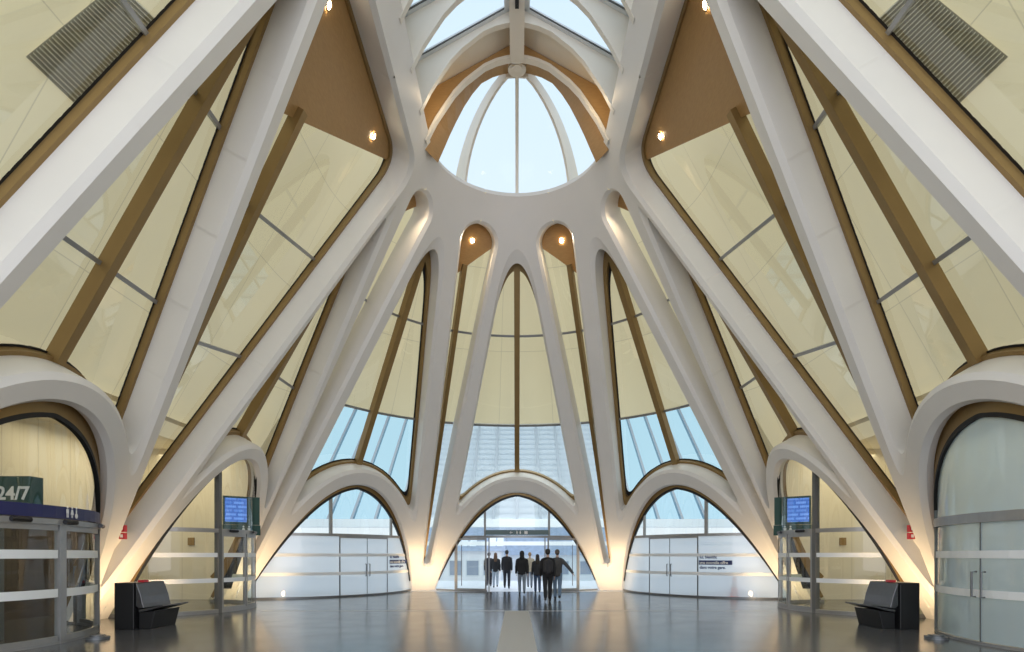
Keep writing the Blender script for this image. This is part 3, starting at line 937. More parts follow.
# ------------------------------------------------------------------ roof lantern over the oculus
RZ = 16.03; EZ = 13.95
ARC = [(2.62, 13.6), (2.5, 13.85), (2.32, 14.2), (2.09, 14.55), (1.8, 14.98), (1.5, 15.3), (1.25, 15.5), (.93, 15.75), (.6, 15.9), (.3, 15.98), (0, RZ)]
GAB = lambda x: 16.5 - .56 * x                        # outer roof line
def lantern():
    def rib(y, th, mat, low=0., label=None):
        secs = []
        arc = [(-x, z) for x, z in ARC] + [(x, z) for x, z in reversed(ARC[:-1])]
        for x, z in arc:
            zo = max(GAB(abs(x)) - low, z + .05); xo = x
            if abs(x) > 2.4: xo, zo = math.copysign(3.05, x), 14.8
            secs.append([(x, y - th / 2, z), (xo, y - th / 2, zo), (xo, y + th / 2, zo), (x, y + th / 2, z)])
        mb = MB().sweep(secs)
        o = mb.build('lantern_rib', mat); return tag(o, label, 'roof rib', 'white arched ribs of the roof lantern', 'structure')
    ys = [17.44, 16.3, 14.9, 13.5, 12.1, 10.7]
    names = ['arched white lantern rib nearest the apse skylight', 'second arched lantern rib from the apse skylight', 'third arched lantern rib, beside the clear roof panes', 'lantern rib at the top edge of the photo', 'lantern rib above the frame', 'lantern rib farthest from the apse, above the frame']
    for y, n in zip(ys, names): rib(y, .16, M['wood'] if y > 17 else M['lantern'], .03 if y > 17 else 0, n)
    secs = []
    for x, z in [(-x, z) for x, z in ARC] + [(x, z) for x, z in reversed(ARC[:-1])]:
        secs.append([(x, 17.30, z - .06), (x * 1.02, 17.30, z + .03), (x * 1.02, 17.5, z + .03), (x, 17.5, z - .06)])
    o = MB().sweep(secs).build('lantern_trim', M['lantern']); tag(o, 'thin cream edge of the timber faced lantern arch', 'trim', kind='structure')
    # timber lined end arch
    secs = []
    IN = [(2.4, 13.5), (2.2, 13.95), (2.05, 14.3), (1.86, 14.7), (1.6, 15.2), (1.35, 15.58), (1.08, 15.9), (.75, 16.08), (.4, 16.19), (0, 16.25)]
    OUT = [(2.75, 13.5), (2.55, 13.95), (2.36, 14.35), (2.1, 14.75), (1.8, 15.2), (1.5, 15.55), (1.2, 15.82), (.85, 16.0), (.45, 16.1), (0, 16.14)]
    both = [((-a[0], a[1]), (-c[0], c[1])) for a, c in zip(IN, OUT)] + [((a[0], a[1]), (c[0], c[1])) for a, c in list(zip(IN, OUT))[-2::-1]]
    for (x, z), (x2, z2) in both:
        secs.append([(x, 18.2, z), (x2, 17.5, z2), (x2 * 1.06, 17.5, z2 + .5), (x2 * 1.06, 18.2, z2 + .5)])
    o = MB().sweep(secs).build('lantern_arch', M['wood']); tag(o, 'brown timber lined arch framing the apse skylight', 'arch', kind='structure')
    # ridge beam
    mb = MB()
    pts = []
    for y, w, zb in ((9, .2, 15.86), (17.2, .2, 15.86), (17.4, .17, 15.88), (17.52, .1, 15.94)):
        pts.append([(-w, y, zb), (w, y, zb), (w, y, 16.7), (-w, y, 16.7)])
    mb.sweep(pts); o = mb.build('ridge_beam', M['lantern']); tag(o, 'pale ridge beam running along the top of the roof lantern', 'beam', kind='structure')
    mb = MB().box(-.05, .05, 9, 15.6, 15.80, 15.87); o2 = mb.build('light_slot', M['gasket'], o)
    # hub
    mb = MB(); mb.disc((0, 17.85, 16.02), (0, 0, 1), .27, 28, h=.3); mb.disc((0, 17.72, 15.95), (0, 0, 1), .15, 20, h=.2)
    o = mb.build('lantern_hub', M['lantern']); tag(o, 'round pale hub where the apse skylight bars meet', 'hub', kind='structure')
    # roof: first bay closed, the others glazed
    for s, sd in ((-1, 'left'), (1, 'right')):
        mb = MB().add([(s * .2, 16.3, GAB(.2)), (s * 3.05, 16.3, GAB(3.05)), (s * 3.05, 17.45, GAB(3.05)), (s * .2, 17.45, GAB(.2))], [(0, 1, 2, 3)])
        o = mb.build('ceiling_panel', M['lantern']); tag(o, 'closed cream roof panel %s of the ridge beside the apse skylight' % sd, 'ceiling panel', kind='structure')
        mb = MB().box(min(s * 3.0, s * 3.12), max(s * 3.0, s * 3.12), 8, 18.3, 13.2, 15.4)
        o = mb.build('lantern_wall_' + sd, M['lantern']); tag(o, 'cream upright side of the roof lantern on the %s' % sd, 'wall', kind='structure')
        for k in range(4):
            y1, y0 = ys[k + 1] - .08, ys[k + 2] + .08
            c = (s * 1.6, (y0 + y1) / 2, GAB(1.6))
            root = empty('roof_window', c); tag(root, 'sloping clear roof window %s of the ridge, number %s from the apse' % (sd, ['first', 'second', 'third', 'fourth'][k]), 'skylight', 'clear roof windows of the lantern', 'structure')
            q = lambda x, y, dz=0: (s * x, y, GAB(x) + dz)
            MB().add([q(.3, y0), q(2.75, y0), q(2.75, y1), q(.3, y1)], [(0, 1, 2, 3)]).build('pane', M['glass_sky'], root)
            fb = MB()
            for (xa, xb, ya, yb) in ((.2, .34, y0, y1), (2.7, 3.05, y0, y1), (.2, 3.0, y1 - .1, y1 + .02), (.2, 3.0, y0 - .02, y0 + .07)):
                fb.add([q(xa, ya, -.07), q(xb, ya, -.07), q(xb, yb, -.07), q(xa, yb, -.07), q(xa, ya, .05), q(xb, ya, .05), q(xb, yb, .05), q(xa, yb, .05)],
                       [(0, 3, 2, 1), (4, 5, 6, 7), (0, 1, 5, 4), (1, 2, 6, 5), (2, 3, 7, 6), (3, 0, 4, 7)])
            fb.build('frame', M['canopywhite'], root)
            gb = MB()
            gb.add([q(.34, y1 - .16, -.05), q(2.7, y1 - .16, -.05), q(2.7, y1 - .1, -.05), q(.34, y1 - .1, -.05)], [(0, 1, 2, 3)])
            gb.build('gasket', M['darkalu'], root)
    # apse skylight
    root = empty('window_apse', (0, 19, 13.9)); tag(root, 'big apse skylight of curved bars above the far end of the hall', 'skylight', kind='structure')
    def dome(th, t, dr=0.):                           # t 0..1 from the ring to the hub
        a = t * PI / 2
        r = (2.75 + dr) * math.cos(a) ** .9 + .12; z = 13.6 + (2.6 + dr) * math.sin(a)
        return (r * math.sin(th), max(18.22, 17.8 + r * math.cos(th)), z)
    vs = []; fs = []; nt = 14; na = 24
    for i in range(na + 1):
        for j in range(nt + 1): vs.append(dome(-PI / 2 + PI * i / na, j / nt, .12))
    for i in range(na):
        for j in range(nt): a = i * (nt + 1) + j; fs.append((a, a + 1, a + nt + 2, a + nt + 1))
    link('pane', vs, fs, M['glass_sky'], root, True)
    for deg, w, dep in ((0, .055, .22), (38, .04, .75), (-38, .04, .75)):
        th = math.radians(deg); secs = []
        tx, ty = math.cos(th), -math.sin(th)
        for j in range(nt + 1):
            p = dome(th, j / nt, .12 + dep * .75 * (1 - j / nt)); q = dome(th, j / nt, .12 - dep * (.25 + .05 * j / nt))
            secs.append([(p[0] - tx * w, p[1] - ty * w, p[2]), (p[0] + tx * w, p[1] + ty * w, p[2]), (q[0] + tx * w, q[1] + ty * w, q[2]), (q[0] - tx * w, q[1] - ty * w, q[2])])
        MB().sweep(secs).build('bar', M['lantern'], root)
lantern()

# ------------------------------------------------------------------ outside: glazed canopy, houses
def canopy():
    root = empty('glazed_canopy', (0, 38, 3.7)); tag(root, 'long glazed canopy outside, seen through the central arch and lower windows', 'canopy', kind='structure')
    y0, z0, sl = 38., 3.85, .825; L = 13.
    P = lambda x, t, n=0.: (x, y0 + t - n * .636, z0 + t * sl + n * .771)
    for xa, xb, mt in ((-34, -6.3, 'canopyglass'), (-6.3, 6.3, 'canopymilk'), (6.3, 34, 'canopyglass')):
        MB().add([P(xa, 0), P(xb, 0), P(xb, L), P(xa, L)], [(0, 1, 2, 3)]).build('pane', M[mt], root)
    for k in range(-21, 22):
        x = k * 1.5
        mb = MB(); w = .085
        mb.sweep([[P(x - w, t, -.25), P(x + w, t, -.25), P(x + w, t, .02), P(x - w, t, .02)] for t in (0, L)])
        mb.build('rib', M['canopyrib'], root)
    mb = MB()
    for j in range(1, 22):
        t = j * .58
        mb.sweep([[P(x, t - .045, -.1), P(x, t + .045, -.1), P(x, t + .045, -.02), P(x, t - .045, -.02)] for x in (-6.2, 6.2)])
    mb.build('louvre', M['canopyrib'], root)
    mb = MB().box(-34, 34, 37.5, 38.2, 3.35, 3.85); mb.build('edge_beam', M['canopywhite'], root)
    mb = MB().box(-34, 34, 37.6, 38.1, 2.2, 2.45); mb.build('handrail_beam', M['canopywhite'], root)
canopy()

def house(name, x0, x1, y, d, zb, ze, zr, label, rows, roofmat, sky=()):
    root = empty(name, ((x0 + x1) / 2, y, zb)); tag(root, label, 'house')
    MB().box(x0, x1, y, y + d, zb, ze).build('wall', M['plaster'], root)
    mb = MB(); o_ = .3
    mb.add([(x0 - o_, y - o_, ze), (x1 + o_, y - o_, ze), (x1 + o_, y + d + o_, ze), (x0 - o_, y + d + o_, ze), (x0 - o_, y + d / 2, zr), (x1 + o_, y + d / 2, zr)],
           [(0, 1, 5, 4), (2, 3, 4, 5), (0, 4, 3), (1, 2, 5), (0, 3, 2, 1)])
    rf = mb.build('roof', roofmat, root)
    for (cx, cz, w, h) in rows:
        fo = MB()
        for a in ((cx - w / 2 - .08, cx - w / 2, cz - h / 2 - .08, cz + h / 2 + .08), (cx + w / 2, cx + w / 2 + .08, cz - h / 2 - .08, cz + h / 2 + .08),
                  (cx - w / 2, cx + w / 2, cz + h / 2, cz + h / 2 + .08), (cx - w / 2, cx + w / 2, cz - h / 2 - .1, cz - h / 2)):
            fo.box(a[0], a[1], y - .06, y + .02, a[2], a[3])
        wv = fo.build('window', M['canopywhite'], root)
        MB().box(cx - w / 2, cx + w / 2, y - .02, y + .01, cz - h / 2, cz + h / 2).build('pane', M['winglass'], wv)
    for (cx, t, w) in sky:
        a, b2 = t, t + .28
        f = lambda x, t: (x, y - o_ + (d / 2 + o_) * t, ze + (zr - ze) * t + .05)
        MB().add([f(cx - w / 2, a), f(cx + w / 2, a), f(cx + w / 2, b2), f(cx - w / 2, b2)], [(0, 1, 2, 3)]).build('skylight', M['skylight'], rf)
house('house', -7.0, -1.2, 46, 9, -4, 1.9, 4.6, 'white house with skylights in its roof, left of the people outside', [(-4.7, .6, .9, 1.1), (-3.4, .6, .9, 1.1), (-2.1, .6, .9, 1.1), (-4.7, -.9, .9, .9), (-3.4, -.9, .9, .9), (-2.1, -.9, .9, .9)], M['slate'], ((-4.8, .12, .5), (-4.1, .12, .5), (-3.4, .12, .5), (-1.9, .12, .5), (-1.3, .12, .5)))
house('house', -1.3, 9.5, 56, 9, -4, 1.6, 5.4, 'white house under a broad slate roof, right of the people outside', [(2.0, .4, 1, 1.2), (4.3, .4, 1, 1.2), (6.4, .4, 1, 1.2), (8.2, .4, 1, 1.2), (2, -1.4, 1, 1.1), (6.4, -1.4, 1, 1.1)], M['slate'], ((5.6, .3, .6),))

# ------------------------------------------------------------------ benches
def bench(m, label):
    s = -1 if m else 1
    root = empty('bench', (s * 8.45, 13.4, 0)); tag(root, label, 'bench', 'metal benches by the rib feet')
    X = lambda x: s * (8.24 - x)                       # x grows towards the middle of the hall
    y0, y1 = 12.9, 13.95
    def ext(prof, ya, yb, name, mat, ta=0., smooth=False):
        vs = [(X(x), ya, z) for x, z in prof] + [(X(x), yb, z) for x, z in prof]; n = len(prof)
        fs = [tuple(range(n)), tuple(reversed(range(n, 2 * n)))] + [(i, i + n, (i + 1) % n + n, (i + 1) % n) for i in range(n)]
        o = link(name, vs, fs, mat, root)
        bv = o.modifiers.new('bevel', 'BEVEL'); bv.width = .012; bv.segments = 2; bv.limit_method = 'ANGLE'
        return o
    ext([(-.42, 0), (0, 0), (0, 1.0), (-.42, 1.0)], y0, y1, 'pedestal', M['black'])
    back = [(.04, .98), (.09, .85), (.14, .70), (.17, .55), (.20, .46)]
    ext([(.02, 1.0)] + back + [(.10, .44), (.02, .5)], y0 + .03, y1, 'backrest', M['steel'])
    ext([(.08, .42), (.26, .45), (.60, .52), (.62, .495), (.3, .40), (.08, .36)], y0 + .03, y1, 'seat', M['steel'])
    ext([(.06, 0), (.32, 0), (.42, .40), (.30, .38), (.06, .36)], y0 + .08, y1 - .03, 'base', M['black'])
    r = MB().box(min(X(-.10), X(.04)), max(X(-.10), X(.04)), 13.2, 13.35, 1.0, 1.05); r.build('red_cap', M['red'], root)
    return root
bench(1, 'black metal bench with a curved steel backrest, left side of the hall')
bench(0, 'black metal bench with a curved steel backrest, right side of the hall')

# ------------------------------------------------------------------ writing helper
def text_mesh(name, body, size, M4, mat, parent, align='LEFT', ext=.004):
    cu = bpy.data.curves.new('txt', 'FONT'); cu.body = body; cu.size = size; cu.align_x = align; cu.extrude = ext; cu.offset = size * .025
    t = bpy.data.objects.new('txt', cu); COL.objects.link(t)
    dg = bpy.context.evaluated_depsgraph_get(); me = bpy.data.meshes.new_from_object(t.evaluated_get(dg))
    vs = [M4 @ v.co for v in me.vertices]; fs = [tuple(p.vertices) for p in me.polygons]
    bpy.data.objects.remove(t)
    return link(name, vs, fs, mat, parent)

def frame_on(b, u, z, off, m):
    """matrix whose x runs along the wall to the viewer's right, y up, z towards the hall"""
    p = arc_pt(b, u, b.back, off); c, r = bay_arc(b, b.back)
    n = (p - c).normalized(); n3 = Vector((n.x, n.y, 0)); o = Vector((p.x, p.y, z))
    if m: n3.x = -n3.x; o.x = -o.x
    up = Vector((0, 0, 1)); xr = up.cross(n3)
    M4 = Matrix((( xr.x, up.x, n3.x, o.x), (xr.y, up.y, n3.y, o.y), (xr.z, up.z, n3.z, o.z), (0, 0, 0, 1)))
    return M4

def quadmesh(M4, x0, x1, y0, y1, z=0.): return [M4 @ Vector(q) for q in ((x0, y0, z), (x1, y0, z), (x1, y1, z), (x0, y1, z))]

# notice on the frosted fronts
for fr, u, m in ((FR[1], .97, 0), (FR[2], -1.72, 1)):
    M4 = frame_on(B1, u, 1.47, .035, m)
    text_mesh('lettering', 'Ici, bientôt', .15, M4, M['navytext'], fr.root)
    link('text_bar', quadmesh(M4, -.03, 1.22, -.23, -.07, .002), [(0, 1, 2, 3)], M['navytext'], fr.root)
    text_mesh('lettering', 'une nouvelle offre', .145, M4 @ Matrix.Translation((0, -.2, .006)), M['signwhite'], fr.root)
    text_mesh('lettering', 'dans votre gare.', .15, M4 @ Matrix.Translation((0, -.38, 0)), M['navytext'], fr.root)

# toilets pictograms on the navy band
def picto(M4, parent, mat, kind):
    vs = []; fs = []
    def add(pts): b = len(vs); vs.extend(M4 @ Vector((x, y, .003)) for x, y in pts); fs.append(tuple(range(b, b + len(pts))))
    add([(.035 * math.cos(a), .2 + .035 * math.sin(a)) for a in np.linspace(0, 2 * PI, 12)[:-1]])
    if kind == 'm':
        add([(-.05, .155), (-.05, .05), (.05, .05), (.05, .155)]); add([(-.04, .05), (-.04, -.06), (-.005, -.06), (-.005, .05)]); add([(.005, .05), (.005, -.06), (.04, -.06), (.04, .05)])
    elif kind == 'f':
        add([(-.03, .155), (-.07, .02), (.07, .02), (.03, .155)]); add([(-.03, .02), (-.03, -.06), (-.005, -.06), (-.005, .02)]); add([(.005, .02), (.005, -.06), (.03, -.06), (.03, .02)])
    else:
        add([(-.03, .155), (-.03, .06), (.03, .06), (.03, .155)]); add([(.07 * math.cos(a), .0 + .07 * math.sin(a)) for a in np.linspace(0, 2 * PI, 14)[:-1]])
    link('pictogram', vs, fs, mat, parent)
for k, kd in enumerate('mfw'):
    picto(frame_on(B3, -.28 - .13 * k, TZ + .09, .07, 1) @ Matrix.Scale(.72, 4), band, M['signwhite'], kd)

# dark green box sign 24/7
root = empty('box_sign', (-9.45, 11.2, 2.35)); tag(root, 'dark green 24/7 box sign behind the glass above the left sliding doors', 'sign')
MB().box(-11.0, -9.0, 11.1, 11.4, 2.35, 3.06).build('sign_box', M['signgreen'], root)
Ms = Matrix(((1, 0, 0, -9.62), (0, 0, -1, 11.09), (0, 1, 0, 2.63), (0, 0, 0, 1)))
text_mesh('lettering', '24/7', .34, Ms, M['signwhite'], root)
MB().box(-9.9, -9.7, 11.15, 11.35, 0, 2.35).build('stand_post', M['darkalu'], root)

# header sign inside the central arch
c = arc_pt(B0, 0, B0.back)
root = empty('direction_sign', (0, c.y - .12, 2.5)); tag(root, 'dark green direction sign over the central doorway', 'sign')
MB().box(-1.36, 1.36, c.y - .16, c.y - .08, 2.47, 2.68).build('sign_panel', M['signgreen'], root)
Ms = Matrix(((1, 0, 0, -.33), (0, 0, -1, c.y - .17), (0, 1, 0, 2.52), (0, 0, 0, 1)))
text_mesh('lettering', '←', .16, Ms, M['signwhite'], root)
for x, kd in ((.0, 'm'), (.14, 'f')):
    picto(Matrix(((.5, 0, 0, x), (0, 0, -.5, c.y - .165), (0, .5, 0, 2.53), (0, 0, 0, 1))), root, M['signwhite'], kd)
MB().box(.32, .46, c.y - .17, c.y - .16, 2.51, 2.63).build('pictogram', M['signwhite'], root)

# information screens hung over the bay 2 doors
for m in (0, 1):
    side = 'left' if m else 'right'; s = -1 if m else 1
    b = B2
    p = Vector((s * 8.5, 18.3, 2.55))
    root = empty('information_screen', p); tag(root, 'blue departure screen in a dark green housing above the %s vestibule door' % side, 'screen', 'departure screens over the side doors')
    cam = Vector((0, 0)); d = Vector((p.x, p.y)).normalized()
    ang = math.atan2(-p.x, p.y)
    n3 = Vector((-s * .62, -.78, 0)).normalized(); up = Vector((0, 0, 1)); xr = up.cross(n3)
    M4 = Matrix(((xr.x, 0, n3.x, p.x), (xr.y, 0, n3.y, p.y), (0, 1, 0, p.z), (0, 0, 0, 1)))
    def bx(x0, x1, y0, y1, z0, z1):
        vs = [M4 @ Vector(q) for q in ((x0, y0, z0), (x1, y0, z0), (x1, y1, z0), (x0, y1, z0), (x0, y0, z1), (x1, y0, z1), (x1, y1, z1), (x0, y1, z1))]
        return vs, [(0, 3, 2, 1), (4, 5, 6, 7), (0, 1, 5, 4), (1, 2, 6, 5), (2, 3, 7, 6), (3, 0, 4, 7)]
    link('housing', *bx(*((-.42, .62) if m else (-.62, .42)), -.02, .84, -.12, 0), M['signgreen'], root)
    link('sign_strip', *bx(*((-.44, .64) if m else (-.64, .44)), -.34, -.03, -.12, .02), M['signgreen'], root)
    x0, x1 = ((-.38, .24) if m else (-.24, .38))
    sc = link('screen', *bx(x0, x1, .06, .78, 0, .015), M['screen'], root)
    u = sc.data.uv_layers.new(name='UVMap')
    for p_ in sc.data.polygons:
        for li in p_.loop_indices:
            c_ = M4.inverted() @ sc.data.vertices[sc.data.loops[li].vertex_index].co; u.data[li].uv = (c_.x - x0, c_.y - .1)
    for x, kd in ((-.3, 'm'), (-.14, 'f')):
        xx = x if not m else -x
        picto(M4 @ Matrix.Translation((xx, -.24, .03)) @ Matrix.Scale(.8, 4), root, M['signwhite'], kd)

# fire alarm boxes on the rib feet
def alarm(m, label):
    s = -1 if m else 1
    p, n = undev(*[np.array([v]) for v in dev(14.12, 1.95, 's')])
    p = p[0] - n[0] * .02
    root = empty('fire_alarm', (s * p[0], p[1], 1.7)); tag(root, label, 'fire alarm', 'red alarm signs on the rib feet')
    x = p[0]
    M4 = Matrix(((s * .35, 0, 0, s * (x - .02)), (0, 1, 0, p[1] - .05), (0, 0, 1, 1.72), (0, 0, 0, 1)))
    for nm, z0, z1 in (('sign_plate', 2.14, 2.30), ('call_point', 1.97, 2.12)):
        o = MB().box(s * x - .065, s * x + .065, p[1] - .12, p[1] - .02, z0, z1).build(nm, M['red'], root)
        MB().box(s * x - .03, s * x + .03, p[1] - .126, p[1] - .119, z0 + .04, z1 - .04).build('pictogram', M['signwhite'], o)
alarm(1, 'small red fire alarm sign on the left rib foot above the bench')
alarm(0, 'small red fire alarm sign on the right rib foot above the bench')

# floor discs at the near drums
for m in (0, 1):
    q = Vector((8.0, 11.45)); s = -1 if m else 1
    mb = MB().disc((s * q.x, q.y, 0), (0, 0, 1), .2, 28, h=.05); mb.disc((s * q.x, q.y, .05), (0, 0, 1), .13, 24, h=.03)
    o = mb.build('floor_uplight', M['darkalu']); tag(o, 'round metal floor light at the foot of the nearest %s glass front' % ('left' if m else 'right'), 'floor light', 'round floor lights')

# wall switch panels seen through the vestibules
for m in (0, 1):
    s = -1 if m else 1
    o = MB().box(s * 11.66 - .11, s * 11.66 + .11, 21.44, 21.5, 1.95, 2.22).build('wall_panel', M['bronze'])
    tag(o, 'small brown control panel on the cream end wall behind the %s vestibule' % ('left' if m else 'right'), 'control panel')
# traffic cone behind the right frosted front
p = arc_pt(B1, 2.0, B1.back, -.32)
root = empty('traffic_cone', (p.x, p.y, 0)); tag(root, 'red and white traffic cone blurred behind the right frosted glass', 'traffic cone')
MB().box(p.x - .2, p.x + .2, p.y - .2, p.y + .2, 0, .05).build('base', M['cone_red'], root)
for z0, z1, mt, nm in ((.05, .4, 'cone_red', 'body'), (.4, .68, 'signwhite', 'reflective_band'), (.68, .95, 'cone_red', 'tip')):
    r = lambda z: .155 - .125 * z
    MB().sweep([[(p.x + r(z) * math.cos(a), p.y + r(z) * math.sin(a), z) for a in np.linspace(0, 2 * PI, 25)[:-1]] for z in (z0, z1)]).build(nm, M[mt], root)

# ------------------------------------------------------------------ downlights
def downlight(dv, m, label, e=18):
    X, Y = dv
    p, n = undev(np.array([X]), np.array([Y])); p = p[0] + n[0] * (D - .13); n = -n[0]
    if m: p[0] = -p[0]; n[0] = -n[0]
    root = empty('downlight', p); tag(root, label, 'downlight', 'round downlights in the timber soffits')
    MB().disc(p, n, .075, 20, h=.012).build('lens', M['lamp'], root)
    rg = MB()
    u = Vector(n).cross(Vector((0, 0, 1))).normalized(); w = Vector(n).cross(u); c = Vector(p); nv = Vector(n)
    secs = []
    for k in range(24):
        a = 2 * PI * k / 24; d = u * math.cos(a) + w * math.sin(a)
        secs.append([c + d * .075, c + d * .105, c + d * .105 + nv * .02, c + d * .075 + nv * .02])
    rg.sweep(secs, closed=True).build('ring', M['bronze'], root)
    la = bpy.data.lights.new('downlight_lamp', 'SPOT'); la.energy = e; la.color = (1, .78, .5); la.spot_size = math.radians(130); la.spot_blend = .8; la.shadow_soft_size = .06
    lo = bpy.data.objects.new('downlight_lamp', la); COL.objects.link(lo); lo.location = Vector(p) + nv * .06
    d = Vector(n); d.z -= 1.0; lo.rotation_euler = d.to_track_quat('-Z', 'Y').to_euler(); lo.parent = root; lo.matrix_parent_inverse = wmat(root).inverted()
for m in (0, 1):
    sd = 'left' if m else 'right'
    downlight(dev(24.2, 12.45, 'a'), m, 'glowing downlight in the slot head %s of the central window' % sd, 70)
    downlight(dev(16.1, 12.5, 's'), m, 'glowing downlight in the wide %s timber soffit, lower one' % sd, 30)
    downlight(dev(12.25, 12.5, 's'), m, 'glowing downlight at the top of the wide %s timber soffit' % sd, 30)
    sg = -1 if m else 1
    la = bpy.data.lights.new('slot_lamp', 'SPOT'); la.energy = 60; la.color = (1, .78, .5); la.spot_size = math.radians(130); la.spot_blend = .8; la.shadow_soft_size = .06
    lo = bpy.data.objects.new('slot_lamp', la); COL.objects.link(lo); p_, n_ = undev(*[np.array([q]) for q in dev(70.0, 12.6, 'a')]); p_ = p_[0] + n_[0] * .6
    lo.location = (sg * p_[0], p_[1], p_[2]); d_ = Vector((-sg * n_[0][0], -n_[0][1], -n_[0][2] - 1)); lo.rotation_euler = d_.to_track_quat('-Z', 'Y').to_euler()

# ------------------------------------------------------------------ people
PM = {}
def cloth(col, rough=.85):
    k = tuple(col)
    if k not in PM: PM[k] = pmat('cloth_%d' % len(PM), col, rough, noise=.12, nscale=14, bump=.15, bscale=60)
    return PM[k]
SKIN = pmat('skin', (.55, .36, .27), .5, noise=.04, nscale=10)

def blob(parts, voxel, smooth_it=2):
    """parts: chains of (point, radius); one continuous remeshed surface"""
    bm = bmesh.new()
    for ch in parts:
        for i, (p, r) in enumerate(ch):
            rx = r if isinstance(r, tuple) else (r, r, r)
            mat = Matrix.Translation(Vector(p)) @ Matrix.Diagonal((*rx, 1))
            bmesh.ops.create_icosphere(bm, subdivisions=2, radius=1, matrix=mat)
            if i:
                q, r0 = ch[i - 1]; r0 = r0 if isinstance(r0, tuple) else (r0, r0, r0)
                p_, q_ = Vector(p), Vector(q); d = (p_ - q_)
                if d.length < 1e-5: continue
                dn = d.normalized(); u = dn.cross(Vector((0, 1, 0)) if abs(dn.y) < .9 else Vector((1, 0, 0))).normalized(); w = dn.cross(u)
                rings = []
                for c, rr in ((q_, r0), (p_, rx)):
                    ring = []
                    for k in range(12):
                        a = 2 * PI * k / 12; e = u * math.cos(a) + w * math.sin(a)
                        ring.append(bm.verts.new(c + Vector((e.x * rr[0], e.y * rr[1], e.z * rr[2]))))
                    rings.append(ring)
                for k in range(12):
                    bm.faces.new((rings[0][k], rings[0][(k + 1) % 12], rings[1][(k + 1) % 12], rings[1][k]))
                bm.faces.new(list(reversed(rings[0]))); bm.faces.new(rings[1])
    bmesh.ops.recalc_face_normals(bm, faces=bm.faces)
    me = bpy.data.meshes.new('tmp'); bm.to_mesh(me); bm.free()
    o = bpy.data.objects.new('tmp', me); COL.objects.link(o)
    rm = o.modifiers.new('r', 'REMESH'); rm.mode = 'VOXEL'; rm.voxel_size = voxel
    sm = o.modifiers.new('s', 'SMOOTH'); sm.factor = .5; sm.iterations = smooth_it
    dg = bpy.context.evaluated_depsgraph_get(); me2 = bpy.data.meshes.new_from_object(o.evaluated_get(dg))
    vs = [v.co.copy() for v in me2.vertices]; fs = [tuple(p.vertices) for p in me2.polygons]
    bpy.data.objects.remove(o)
    return vs, fs

